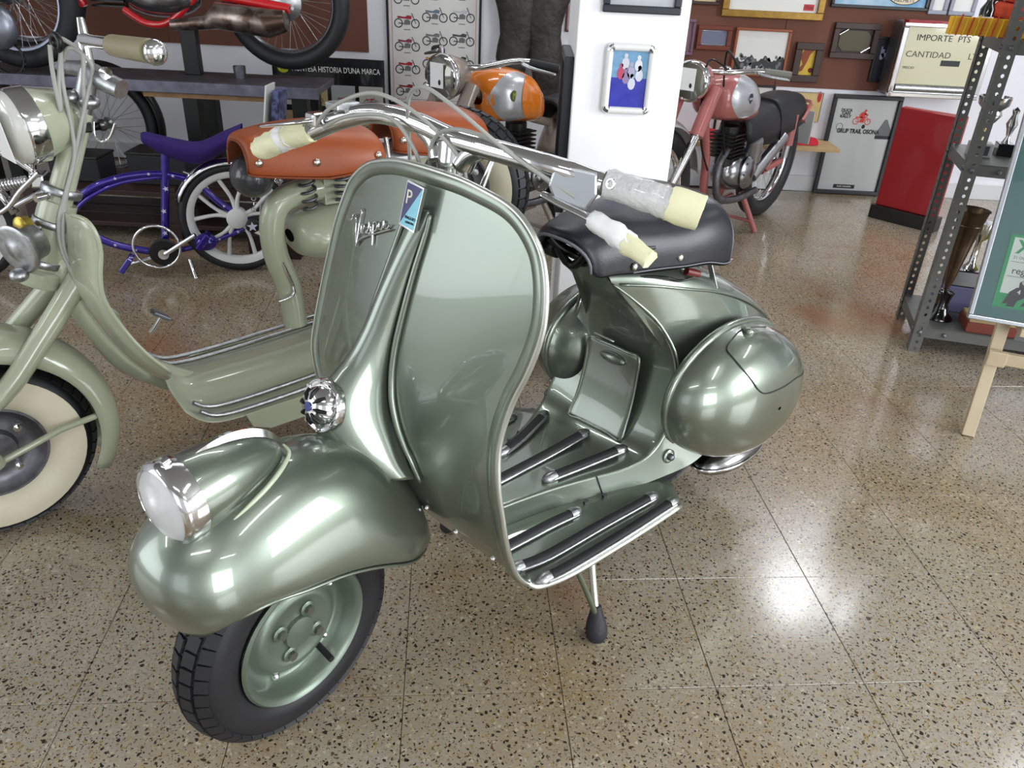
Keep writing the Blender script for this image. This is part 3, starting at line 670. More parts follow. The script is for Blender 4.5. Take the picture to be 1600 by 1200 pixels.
A = [[(b2[0], -.004, b2[1]), (a[0], -.0025, a[1]), (a[0], .0025, a[1]), (b2[0], .004, b2[1])] for a, b2 in zip(top_, base_)]
fin.grid(A, cv=True).xf(wv).obj('chrome_crest', CHROME, hood, smooth=50)
G().tube(cr([(-.026, .006, .553), (-.022, .024, .548), (.004, .041, .543), (.040, .053, .535), (.075, .058, .526), (.105, .057, .515)], 5), [.002, .0035, .004, .0035, .0015], 8).xf(wv).obj('hood_bead', mat('pale_green_bead', 'B9C4AA', .35, .1), fend, smooth=180)
# --- steering column, handlebar, controls
G().tube([(.795, -.008, .90), (.792, -.008, .935), (.788, -.008, .962)], [.022, .021, .022], 16).obj('steering_column', CHROME, vs, smooth=60)
bar = cr([(.862, -.37, .912), (.852, -.30, .932), (.842, -.24, .958), (.818, -.17, .980), (.800, -.09, .979), (.792, -.008, .968), (.787, .07, .966), (.775, .14, .962), (.755, .19, .955), (.728, .225, .943), (.70, .285, .934), (.672, .345, .922)], 5)
hb = G().tube(bar, .0160, 16).obj('handlebar', CHROME, vs, smooth=60)
G().tube(cr([(.795, -.03, .93), (.792, -.045, .955), (.798, -.07, .972)], 4), [.018, .016, .013], 12).obj('bar_gusset', CHROME, hb, smooth=180)
G().tube(cr([(.790, .015, .93), (.788, .030, .95), (.786, .055, .962)], 4), [.018, .016, .013], 12).obj('bar_gusset', CHROME, hb, smooth=180)
TAPE = mat('cream_masking_tape', 'DEDCB6', .65, bump=(90, .4, .002)); FILM = mat('bubble_wrap_film', 'D2D2D0', .25, 0, 1, trans=.15, bump=(120, .9, .004)); FILM2 = mat('white_foam_sleeve', 'E6E6E6', .5, bump=(80, .4, .003))
def seg(pts, rr, m, nm='grip_wrapping', n=14, seed=1, amp=.002):
    P = cr(pts, 5); rnd = random.Random(seed); g = G().tube(P, rr, n); g.v = [tuple(c + rnd.uniform(-amp, amp) for c in p) for p in g.v]; return g.obj(nm, m, hb, smooth=70)
G().tube([(.723, .232, .942), (.700, .285, .934), (.667, .352, .921)], .0175, 14).obj('left_grip', mat('grey_grip_rubber', '6F6F68', .5), hb, smooth=60)
seg([(.722, .235, .942), (.70, .285, .934), (.684, .318, .927)], [.021, .022, .0225, .022], FILM, seed=2)
seg([(.685, .316, .928), (.664, .356, .919)], [.0235, .0245, .024], TAPE, seed=3, amp=.001)
G().tube([(.845, -.262, .948), (.858, -.32, .930), (.872, -.385, .905)], .016, 14).obj('right_grip', mat('grey_grip_rubber', '6F6F68', .5), hb, smooth=60)
seg([(.853, -.293, .936), (.860, -.322, .926), (.866, -.352, .916)], [.0175, .020, .0205], TAPE, seed=4)
seg([(.864, -.345, .918), (.870, -.372, .908)], [.0205, .021], FILM2, seed=5)
seg([(.869, -.368, .909), (.880, -.415, .888), (.885, -.43, .881)], [.021, .020, .014], TAPE, seed=6)
# clutch and gear-change block on the left, levers
blk = G().prism([(-.030, .012), (.024, .016), (.032, -.014), (.020, -.050), (-.018, -.038), (-.034, -.014)], (0, 0, 0.034))
MB = axes((.745, .200, .945), (-.50, .82, -.12), (-.1, -.08, 1)) @ Matrix.Translation((0, 0, -.017))
def tb(p): return np.array(MB @ Vector((p[0], p[2], p[1])))
blk = G().prism([(-.030, .016), (.030, .016), (.036, -.012), (.022, -.046), (-.020, -.036), (-.034, -.014)], (0, .036, 0)).xf(lambda p: tb((p[0], p[1], p[2])))
bk_ = blk.obj('gearchange_block', mat('satin_grey_alloy', '9A9C9E', .3, .9), hb, bevel=.004)
def lever(pts, w_, m, nm): return G().tube(cr(pts, 6), w_, 10, flat=.45, up=(0, 0, 1)).obj(nm, m, hb, smooth=180)
lever([(.785, .175, .925), (.775, .205, .915), (.765, .245, .905), (.758, .29, .890), (.752, .345, .872)], [.009, .010, .009, .008, .010], CHROME, 'clutch_lever')
seg([(.764, .248, .905), (.758, .29, .891), (.755, .312, .882)], [.012, .016, .014], FILM2, 'lever_wrapping', seed=8)
seg([(.756, .305, .885), (.752, .345, .871)], [.015, .014, .012], TAPE, 'lever_wrapping', seed=9)
lever([(.862, -.255, .962), (.89, -.27, .957), (.90, -.31, .948), (.905, -.37, .935)], [.009, .009, .008, .006], CHROME, 'brake_lever')
G().box((.862, -.262, .960), (.03, .028, .022)).obj('lever_clamp', CHROME, hb, bevel=.005)
G().box((.835, -.225, .985), (.045, .035, .012)).obj('light_switch', ALU, hb, bevel=.003)
CABLE = mat('grey_cable_sheath', '9C9C96', .45)
for i, pts in enumerate(([(.760, .215, .925), (.80, .13, .97), (.84, .055, 1.025), (.85, .0, 1.045), (.83, -.06, 1.02), (.80, -.10, .96), (.79, -.11, .90)],
            [(.87, -.25, .955), (.87, -.20, .99), (.85, -.12, 1.02), (.83, -.04, 1.0), (.80, .02, .945), (.795, .03, .90)],
            [(.86, -.245, .95), (.85, -.19, .975), (.83, -.11, .985), (.815, -.07, .945), (.805, -.06, .90)],
            [(.765, .19, .93), (.80, .10, .98), (.82, .03, .99), (.81, -.03, .96), (.80, -.05, .90)])):
    G().tube(cr(pts, 8), .0032, 8).obj('control_cable', CABLE, hb, smooth=60)
G().tube([(.762, .06, .965), (.782, .048, .90)], .0045, 8).obj('gear_rod', CHROME, hb, smooth=60)
G().ring((.75, .265, .953), .006, .0018, (1, 0, .2), 16, 6).obj('cable_ring', CHROME, hb, smooth=60)
# ------------------------------------------------------------------ motorcycle kit
SPOKE = mat('bright_spoke_wire', 'B8B8B8', .3, .9)
def spoked(par, c, R, r, rimm, n=32, name='', axis=(0, 1, 0), hubr=.03, tyre=None):
    ty = G().ring(c, R - r, r, axis, 48, 10, flat=.9).obj('tyre', tyre or TYRE, par, smooth=180)
    c = np.array(c, float); u, v, d = basis(axis)
    ri = R - 2 * r
    rim = G().lathe([(ri + .004, -.016), (ri - .004, -.012), (ri - .010, 0), (ri - .004, .012), (ri + .004, .016)], c, axis, 48, caps=False).obj('rim', rimm, par, smooth=60)
    G().lathe([(.012, -.05), (hubr, -.035), (hubr, -.028), (.016, -.02), (.016, .02), (hubr, .028), (hubr, .035), (.012, .05)], c, axis, 20).obj('hub', ALU, par, smooth=50)
    g = G()
    for k in range(n):
        a = k * 2 * PI / n; b2 = a + (.42 if k % 4 < 2 else -.42); s_ = 1 if k % 2 else -1
        g.cyl(c + (u * math.cos(b2) + v * math.sin(b2)) * hubr + d * .03 * s_, c + (u * math.cos(a) + v * math.sin(a)) * (ri - .006), .0012, n=4)
    g.obj('spokes', SPOKE, rim, kind='stuff'); return ty
def T3(p, s=1): return (p[0], p[1] * s, p[2])
def motorcycle(name, label, fr, body, tankc, emblem, seatm, lampring, fork_cover=True):
    e = empty(name, label, 'motorcycle', fr)
    B = body
    spoked(e, (0, 0, .30), .30, .045, CHROME); spoked(e, (1.15, 0, .30), .30, .04, CHROME)
    SILV = mat('silver_paint', 'B4B6BA', .3, .5, .6)
    # fenders
    def fender(c, R, a0, a1, m, wd, nm):
        A = []
        for a in np.linspace(a0, a1, 22):
            row = []
            for t in np.linspace(-1, 1, 9): row.append((c[0] + math.cos(a) * (R - .03 * t * t), wd * t, c[2] + math.sin(a) * (R - .03 * t * t)))
            A.append(row)
        return G().grid(A).obj(nm, m, e, smooth=180, solid=.003)
    fender((1.15, 0, .30), .335, .6, 2.9, SILV, .055, 'front_fender'); fender((0, 0, .30), .322, .30, 2.6, B, .065, 'rear_fender')
    G().tube([(.0, .0, .30), (1.15, 0, .30)], .001, 4)
    # frame
    for nm, pts, r in (('top_tube', [(.78, 0, .70), (.5, 0, .58), (.2, 0, .50), (-.12, 0, .47)], .018), ('down_tube', [(.79, 0, .64), (.70, 0, .42), (.66, 0, .24), (.56, 0, .17), (.36, 0, .17)], .019), ('seat_tube', [(.28, 0, .53), (.24, 0, .38), (.20, 0, .22)], .018)):
        G().tube(cr(pts, 5), r, 10).obj(nm, B, e, smooth=60)
    for s in (1, -1):
        G().tube([(.17, s * .05, .27), (0, s * .07, .30)], .017, 10).obj('swinging_arm', B, e, smooth=60)
        G().tube([(.17, s * .07, .28), (-.02, s * .08, .50)], .010, 8).obj('rear_stay', B, e, smooth=60)
        G().tube([(.0, s * .085, .32), (-.01, s * .085, .40)], .016, 10).obj('damper_rod', CHROME, e, smooth=60)
        G().tube([(-.008, s * .085, .38), (-.015, s * .085, .53)], .026, 12).obj('damper_cover', B, e, smooth=60)
        G().tube([(.86, s * .075, .73), (.965, s * .075, .55)], .030, 12).obj('fork_cover', B, e, smooth=60)
        G().tube([(.96, s * .075, .56), (1.15, s * .06, .30)], .018, 10).obj('fork_leg', CHROME, e, smooth=60)
        G().tube([(.36, s * .05, .20), (.30, s * .13, .005)], .014, 8).obj('stand_leg', B, e, smooth=60)
    G().tube([(.325, -.11, .06), (.325, .11, .06)], .008, 8).obj('stand_bar', B, e, smooth=60)
    # lamp
    G().lathe([(.02, -.12), (.055, -.09), (.075, -.03), (.078, .0)], (.93, 0, .755), (1, 0, -.05), 28).obj('lamp_shell', B, e, smooth=60)
    lr = G().lathe([(.078, -.004), (.083, .0), (.082, .018), (.074, .026), (.072, .022)], (.93, 0, .755), (1, 0, -.05), 32, caps=False).obj('lamp_ring', CHROME, e, smooth=60)
    G().lathe([(.073, .022), (.05, .034), (.02, .040), (.0001, .041)], (.93, 0, .755), (1, 0, -.05), 28, caps=False).obj('lamp_lens', mat('dim_lamp_glass', '77756C', .08, .6, 1), lr, smooth=180)
    G().box((.974, .005, .765), (.002, .065, .085)).obj('info_card', WHITEP, e)
    G().ell((.9752, .02, .742), (.001, .007, .010), 10, 6).obj('card_emblem', PRINTB, e)
    # tank
    A = []
    for x, hw, zt, zb in cr([(.745, .03, .70, .64), (.73, .075, .735, .60), (.66, .115, .765, .575), (.55, .130, .770, .565), (.44, .128, .750, .555), (.36, .112, .715, .548), (.30, .085, .675, .55), (.285, .03, .64, .58)], 3):
        zc = zb + (zt - zb) * .42
        A.append([(x, hw * math.copysign(abs(math.cos(a)) ** .75, math.cos(a)), zc + ((zt - zc) if math.sin(a) > 0 else (zc - zb)) * math.copysign(abs(math.sin(a)) ** .8, math.sin(a))) for a in np.linspace(0, 2 * PI, 24, endpoint=False)])
    tk = G().grid(A, cv=True).obj('fuel_tank', tankc, e, smooth=180)
    G().lathe([(.03, 0), (.03, .018), (.02, .026), (.0001, .027)], (.60, 0, .765), (0, 0, 1), 18).obj('filler_cap', CHROME, tk, smooth=50)
    tk.scale.x = .72; tk.location.x = .215
    return e, tk
def tank_panel(tk, cx_, cz_, rx, rz, m, s=1, out=.0018):
    """a thin painted field lying on the tank's side"""
    from mathutils.bvhtree import BVHTree
    tr = BVHTree.FromPolygons([v.co for v in tk.data.vertices], [tuple(p.vertices) for p in tk.data.polygons])
    A = []
    for k in np.linspace(.02, 1, 9):
        row = []
        for a in np.linspace(0, 2 * PI, 40, endpoint=False):
            q = k
            while True:
                x = cx_ + rx * q * math.cos(a); z = cz_ + rz * q * math.sin(a)
                h_ = tr.ray_cast(Vector((x, .5, z)), Vector((0, -1, 0)))
                if h_[0] is not None and h_[1][1] ** 2 > .03: break
                q *= .97
            n = h_[1] if h_[1][1] > 0 else -h_[1]
            row.append(tuple(h_[0] + n * out))
        A.append(row)
    return G().grid(A, cv=True).obj('tank_panel', m, tk, smooth=180)
def on_tank(tk, x, z, d=.004):
    from mathutils.bvhtree import BVHTree
    tr = BVHTree.FromPolygons([v.co for v in tk.data.vertices], [tuple(p.vertices) for p in tk.data.polygons])
    return tuple(tr.ray_cast(Vector((x, .5, z)), Vector((0, -1, 0)))[0] + Vector((0, d, 0)))
def engine(e, c, s=1.):
    x, y, z = c
    blk = G().ell((x, 0, z), (.13 * s, .085, .095 * s), 20, 12).obj('crankcase', mat('polished_alloy', 'A9A9AC', .22, .95, noise=(30, '77777A', .3)), e, smooth=180)
    G().lathe([(.075 * s, 0), (.080 * s, .012), (.06 * s, .03), (.02, .035), (.0001, .036)], (x - .02, .07, z), (0, 1, 0), 24).obj('side_cover', mat('polished_alloy', 'A9A9AC', .22, .95), blk, smooth=60)
    for k in range(8):
        a = k * PI / 4; G().cyl((x - .02 + .066 * s * math.cos(a), .08, z + .066 * s * math.sin(a)), (x - .02 + .066 * s * math.cos(a), .096, z + .066 * s * math.sin(a)), .006, n=6).obj('cover_screw', CHROME, blk)
    for k in range(7):
        G().box((x + .085 * s + .0, 0, z + .08 * s + k * .017), (.115 * s, .13, .006)).obj('cooling_fin', BLACKM, e)
    G().cyl((x + .085 * s, 0, z + .04), (x + .085 * s, 0, z + .215 * s), .045, n=16).obj('cylinder', BLACKM, e, smooth=50)
    G().tube(cr([(x + .13 * s, .03, z + .12), (x + .24 * s, .05, z + .06), (x + .22 * s, .06, z - .08), (x + .05, .07, z - .12), (x - .15, .08, z - .11)], 5), .017, 10).obj('exhaust_pipe', STEEL, e, smooth=60)
# pink motorcycle near the back wall
PINK = mat('dusty_pink_paint', 'A8605C', .35, 0, .6)
KF = Frame(1.26, 4.20, 231)
ke, tk = motorcycle('motorcycle', 'dusty pink motorcycle with silver tank panel and black seat by the back wall', KF, PINK, PINK, None, None, None)
pn = tank_panel(tk, .545, .675, .165, .088, mat('silver_paint', 'B4B6BA', .3, .5, .6))
KM = axes((.50, .1355, .672), (-1, 0, 0), (0, 0, 1))
g = G().lathe([(.0215, 0), (.0215, .0015), (.0001, .0016)], on_tank(tk, .56, .672, .002), (0, 1, 0), 24).obj('emblem', mat('navy_emblem', '24303F', .4), pn)
G().box(on_tank(tk, .56, .672, .0045), (.060, .002, .009)).obj('emblem_bar', mat('pale_emblem', '9AA6B0', .4), g)
engine(ke, (.42, 0, .31))
G().tube([(.36, .07, .36), (.39, .08, .46)], .042, 16).obj('air_filter', mat('satin_alloy', 'A2A2A4', .35, .9), ke, smooth=50)
G().tube([(.36, .085, .28), (.10, .10, .44)], .028, 12).obj('chain_guard', mat('satin_alloy', 'A2A2A4', .35, .9), ke, smooth=50)
A = [arch(x + .13, hw, zt - .045, zb - .05, 3.0) for x, hw, zt, zb in cr([(.33, .06, .60, .53), (.31, .085, .62, .50), (.20, .105, .635, .48), (.05, .11, .645, .48), (.04, .11, .665, .49), (-.12, .11, .675, .51), (-.27, .10, .66, .53), (-.30, .07, .63, .55)], 3)]
st = G().grid(A).obj('seat', mat('black_seat_vinyl', '1C1C20', .5), ke, smooth=180, solid=.01)
G().tube(cr([(-.05, .12, .50), (-.2, .09, .56), (-.34, 0, .55), (-.2, -.09, .56), (-.05, -.12, .5)], 4), .008, 8).obj('grab_rail', PINK, ke, smooth=60)
G().box((-.33, 0, .42), (.012, .15, .17)).obj('number_plate', mat('grey_plate', 'A6A8A8', .5), ke, bevel=.002)
G().ell((-.35, .0, .50), (.03, .03, .035)).obj('tail_lamp', mat('red_lens', 'A01424', .2, 0, 1), ke, smooth=180)
def bars(e, pts, gripm, r=.011):
    hb2 = G().tube(cr(pts, 5), r, 10).obj('handlebar', CHROME, e, smooth=60)
    for a, b2 in ((pts[0], pts[1]), (pts[-1], pts[-2])):
        a, b2 = np.array(a), np.array(b2); d = (b2 - a) / np.linalg.norm(b2 - a); G().tube([a, a + d * .11], .016, 12).obj('grip', gripm, hb2, smooth=50)
        G().tube(cr([a + d * .13 + np.array((.015, 0, -.005)), a + d * .07 + np.array((.04, 0, -.01)), a + np.array((.05, 0, -.012)) - d * .02], 4), [.008, .007, .005], 8).obj('lever', ALU, hb2, smooth=180)
    return hb2
bars(ke, [(.66, .30, .79), (.74, .2, .80), (.84, .08, .79), (.84, -.08, .79), (.74, -.2, .80), (.66, -.30, .79)], mat('grey_grip_rubber', '6F6F68', .5))
for pts in ([(.82, .1, .80), (.92, .06, .84), (.90, .04, .70), (.86, .05, .5), (.72, .03, .36)], [(.80, .14, .80), (.78, .06, .86), (.70, .05, .60), (.62, .05, .42)]):
    G().tube(cr(pts, 6), .0045, 6).obj('cable', BLACKM, ke, smooth=60)
# orange-tank motorcycle left of the pillar
p0 = at(795, 145, y=3.45); OFR = Frame(*(p0[:2] + np.array([-math.cos(math.radians(231)), -math.sin(math.radians(231))]) * .56 * p0[2] / .665), 231, 0.)
BEIGE = mat('greyed_beige_paint', '8C8074', .35, .1, .6); ORG = mat('orange_paint', 'E07A14', .25, 0, 1)
oe, tk = motorcycle('motorcycle', 'beige motorcycle with orange and silver fuel tank standing left of the white pillar', Frame(OFR.O[0], OFR.O[1], 231), BEIGE, ORG, None, None, None)
k_ = float(p0[2]) / .665; oe.scale = (k_, k_, k_)
pn = tank_panel(tk, .58, .668, .160, .090, mat('silver_paint', 'B4B6BA', .3, .5, .6))
p2 = tank_panel(tk, .485, .664, .095, .076, ORG, out=.004)
g = G().lathe([(.021, 0), (.021, .0015), (.0001, .0016)], on_tank(tk, .635, .680, .003), (0, 1, 0), 24).obj('emblem', mat('olive_emblem', '5E6E3A', .4), pn)
text('emblem_letter', 'M', .034, mat('lime_emblem', 'B2C24A', .4), axes(on_tank(tk, .635, .680, .006), (-1, 0, 0), (0, 0, 1)), g)
engine(oe, (.42, 0, .33))
G().tube(cr([(.10, .07, .34), (-.02, .12, .44), (-.22, .13, .47)], 4), [.03, .04, .03], 12).obj('silencer', CHROME, oe, smooth=60)
A = [arch(x, hw, zt, zb, 3.0) for x, hw, zt, zb in cr([(.30, .06, .60, .53), (.28, .09, .62, .50), (.05, .12, .63, .48), (-.25, .12, .66, .52), (-.32, .07, .63, .55)], 3)]
G().grid(A).obj('seat', mat('black_seat_vinyl', '1C1C20', .5), oe, smooth=180, solid=.01)
G().ell((.16, .07, .40), (.11, .04, .10)).obj('side_panel', BEIGE, oe, smooth=180)
bars(oe, [(.66, .32, .80), (.74, .2, .82), (.84, .08, .79), (.84, -.08, .79), (.74, -.2, .82), (.66, -.32, .80)], RUBBER)

# ------------------------------------------------------------------ pale green tube-frame scooter behind
h0 = at(-12, 702, z=.2); S = Frame(h0[0], h0[1], 221)
def su(px, py, y=0.):
    p = at(px, py, x=None, y=None, z=0) if False else None
    d = RW @ np.array([(px - 800) / FPX, (py - 600) / FPX, 1.]); c = S.R.T @ (np.array([0, 0, CAMH]) - S.O); d = S.R.T @ d
    return c + d * (y - c[1]) / d[1]
se = empty('motor_scooter', 'pale sage green tube-frame scooter with two tan saddles behind the metallic green one', 'scooter', S)
PG = PAINT2
# front wheel
def swheel(par, c, R, r, axis=(0, 1, 0), fr=None):
    fix = fr or (lambda p: p)
    ty = G().ring(c, R - r, r, axis, 56, 14).xf(fix).obj('tyre', TYRE, par, smooth=180)
    c = np.array(c, float); u, v, d = basis(axis)
    prof = [(R - 2 * r + .002, r * .55), (R - 1.85 * r, r * .80), (R - 1.4 * r, r * 1.0), (R - .95 * r, r * 1.045), (R - .55 * r, r * .93)]
    ww = G().lathe(prof, c, axis, 56, caps=False).xf(fix).obj('whitewall', WWALL, ty, smooth=180)
    G().lathe([(R - 2 * r + .006, r * .62), (R - 2 * r - .002, r * .62), (R - 2 * r - .016, r * .2), (R - 2 * r - .03, r * .1), (.05, r * .18), (.045, r * .5), (.0001, r * .55)], c, axis, 48, caps=False).xf(fix).obj('wheel_rim', STEEL, par, smooth=50)
    for k in range(4):
        a = k * PI / 2 + .6; q = c + (u * math.cos(a) + v * math.sin(a)) * .068
        G().lathe([(.009, r * .15), (.009, r * .35), (.0001, r * .38)], q, axis, 8).xf(fix).obj('wheel_nut', CHROME, par)
    g = G(); n = 44
    for row, off in enumerate((-.5, 0, .5)):
        for k in range(n):
            a = (k + row * .5) * 2 * PI / n; er = u * math.cos(a) + v * math.sin(a); et = -u * math.sin(a) + v * math.cos(a)
            nn = er * math.cos(off) + d * math.sin(off); bt = -er * math.sin(off) + d * math.cos(off)
            g.box(c + er * (R - r) + nn * r * 1.0, (2 * PI * R / n * .8, r * .42, r * .1), np.array([et, bt, nn]).T)
    g.xf(fix).obj('tread_block', TYRE, ty, kind='stuff'); return ty
swheel(se, (0, 0, .205), .208, .052)
# fender hugging the wheel
A = []
for a in np.linspace(.55, PI + .50, 30):
    R_ = .262 + .012 * math.sin(a); row = []
    for t in np.linspace(-1, 1, 13):
        row.append((math.cos(a) * (R_ - .055 * abs(t) ** 2.2), .075 * math.sin(t * PI / 2) * 1.0, .215 + math.sin(a) * (R_ - .055 * abs(t) ** 2.2)))
    A.append(row)
G().grid(A).obj('front_fender', PG, se, smooth=180, solid=.003)
for s in (1, -1):
    G().tube([(0, s * .075, .205), (-.13, s * .079, .245), (-.225, s * .060, .245)], .0075, 8).obj('fender_stay', PG, se, smooth=60)
    G().tube(cr([su(130, 425, .04) * (1, s, 1), (-.08, s * .085, .40), (.02, s * .09, .31), (.005, s * .085, .205)], 6), [.024, .022, .020, .018], 12).obj('fork_leg', PG, se, smooth=60)
# column
cb, ct = su(62, 430), su(128, 175)
ax_ = (ct - cb) / np.linalg.norm(ct - cb)
G().lathe([(.040, -.02), (.044, -.015), (.044, .01), (.034, .018), (.034, .03)], cb, ax_, 24).obj('lower_cup', PG, se, smooth=50)
mid = cb + (ct - cb) * .46
G().cyl(cb + ax_ * .02, mid, .036, .036, 20).obj('head_tube', PG, se, smooth=50)
G().cyl(mid, ct, .026, .021, 20).obj('steering_column', PG, se, smooth=50)
for t, r in ((.03, .038), (.27, .039), (.47, .038)): 
    c_ = cb + (ct - cb) * t + ax_ * .02; bnd = G().lathe([(r - .001, -.008), (r + .001, -.006), (r + .001, .006), (r - .001, .008)], c_, ax_, 22).obj('clamp_band', ALU, se, smooth=50); G().cyl(c_ + np.array((.03, .02, 0)), c_ + np.array((.055, .03, 0)), .008).obj('clamp_bolt', CHROME, bnd, smooth=50)
lk = cb + (ct - cb) * .27 + np.array((.05, .02, .03)); G().lathe([(.017, -.012), (.018, .006), (.012, .010), (.0001, .010)], lk, (.8, .5, .1), 20).obj('steering_lock', mat('brass', 'B09A4A', .3, .9), se, smooth=50)
G().box(ct - ax_ * .03, (.045, .045, .02)).obj('control_clamp', BLACKM, se, bevel=.004)
tp_ = su(140, 110); 
G().tube([ct - ax_ * .01, tp_], .019, 14).obj('bar_stem', ALU, se, smooth=50)
G().tube(cr([tp_ + np.array((.02, -.14, -.01)), tp_, su(160, 125, .05), su(190, 140, .09)], 4), [.013, .017, .020, .019], 14).obj('twistgrip_housing', ALU, se, smooth=60)
G().lathe([(.011, -.006), (.012, .004), (.0001, .006)], su(165, 115, .075), (.2, 1, .3), 14).obj('housing_screw', CHROME, se, smooth=50)
for p in (su(140, 160, .03), su(112, 152, .0)): G().ell(p, (.02, .016, .014)).obj('cable_joint', ALU, se, smooth=180)
p0_ = su(130, 62, -.01); p1_ = su(170, 68, .10); p2_ = su(238, 82, .26)
G().tube([tp_, p0_], .012, 12).obj('riser', CHROME, se, smooth=60)
G().tube([p0_, p1_, su(178, 72, .12)], .0125, 12).obj('handlebar', CHROME, se, smooth=60)
gp = G().tube([su(176, 71, .12), su(235, 80, .245)], [.0195, .0215], 18).obj('olive_grip', mat('olive_grip_rubber', '8C8468', .5), se, smooth=50)
G().ell(su(243, 82, .262), (.021, .014, .0225)).obj('grip_end_cap', CHROME, gp, smooth=180)
G().tube([su(125, 28, -.02), su(131, 58, -.01)], [.007, .010], 10).obj('damper', CHROME, se, smooth=60)
G().ring(su(88, 66, .05), .013, .006, (1, .3, 0), 20, 8).obj('mirror_eye', BLACKM, se, smooth=60)
for i, pts in enumerate(([(88, 60, .03), (100, 62, .05), (128, 85, .05), (130, 130, .05), (132, 190, .04), (120, 250, .03), (95, 330, .045), (96, 390, .06), (130, 455, .08)],
                         [(98, 95, .04), (106, 76, .05), (122, 80, .05), (144, 105, .05), (136, 150, .05), (125, 200, .05), (112, 270, .045), (100, 330, .05), (102, 395, .06), (135, 455, .08)],
                         [(78, 70, .05), (82, 110, .05), (95, 175, .05), (92, 130, .05), (95, 85, .05)],
                         [(95, 70, .05), (98, 130, .05), (112, 200, .05), (116, 245, .05), (104, 300, .05), (92, 345, .05)],
                         [(146, 192, .03), (148, 212, .06), (160, 221, .08), (172, 214, .09), (180, 193, .10)])):
    G().tube(cr([su(*p) for p in pts], 6), .0042 if i < 4 else .003, 8).obj('control_cable' if i < 4 else 'parcel_hook', CABLE if i < 4 else CHROME, se, smooth=60)
# headlamp
hc = su(58, 192, .0); hd = np.array((.96, .12, -.12)); hd /= np.linalg.norm(hd)
G().lathe([(.0001, -.085), (.025, -.078), (.055, -.045), (.068, -.0), (.070, .005)], hc + hd * 0, hd, 32).obj('lamp_shell', PG, se, smooth=60)
r2_ = G().lathe([(.070, .004), (.0735, .006), (.0735, .036), (.071, .040)], hc, hd, 36, caps=False).obj('lamp_ring', CHROME, se, smooth=50)
G().lathe([(.070, .040), (.066, .055), (.05, .062), (.02, .067), (.0001, .068)], hc, hd, 32, caps=False).obj('lamp_lens', mat('frosted_lamp_glass', 'C8C8C0', .2, 0, 1), r2_, smooth=180)
LM = axes(hc + hd * .0725 + np.array((0, .012, -.004)), (0.12, -1, 0), (0.12, 0, 1)); 
def mquad(name, M, w_, h_, m, par=None, th=.001, z=0): return G().add([inM(M, p) for p in ((-w_ / 2, -h_ / 2, z), (w_ / 2, -h_ / 2, z), (w_ / 2, h_ / 2, z), (-w_ / 2, h_ / 2, z), (-w_ / 2, -h_ / 2, z - th), (w_ / 2, -h_ / 2, z - th), (w_ / 2, h_ / 2, z - th), (-w_ / 2, h_ / 2, z - th))], [(0, 1, 2, 3), (7, 6, 5, 4), (0, 4, 5, 1), (1, 5, 6, 2), (2, 6, 7, 3), (3, 7, 4, 0)]).obj(name, m, par)
cd = mquad('info_card', LM, .075, .095, WHITEP, se)
G().ell(inM(LM, (.0, -.02, .001)), (.001, .006, .010), 10, 6).obj('card_emblem', mat('red_print', 'B0202C', .5), cd)
G().tube([hc - hd * .07, ct - ax_ * .12], .012, 10).obj('lamp_bracket', PG, se, smooth=60)
# chromed horn and lock on the left of the head
hp = su(38, 385, .06); G().lathe([(.02, -.035), (.034, -.03), (.036, 0), (.048, .01), (.050, .018), (.042, .022), (.03, .018), (.015, .026), (.0001, .028)], hp, (.85, .5, -.1), 28).obj('horn', ALU, se, smooth=50)
G().ell(su(30, 430, .07), (.018, .018, .014)).obj('horn_bracket', ALU, se, smooth=180)
# main tube, leg shields, deck
dk0 = su(240, 575, 0); KN = [su(75, 405), su(105, 440), su(150, 505), su(205, 565, 0), (-.46, 0, .215), (-.56, 0, .205), (-.70, 0, .205)]
G().tube(cr(KN, 6), .032, 14).obj('frame_tube', PG, se, smooth=60)
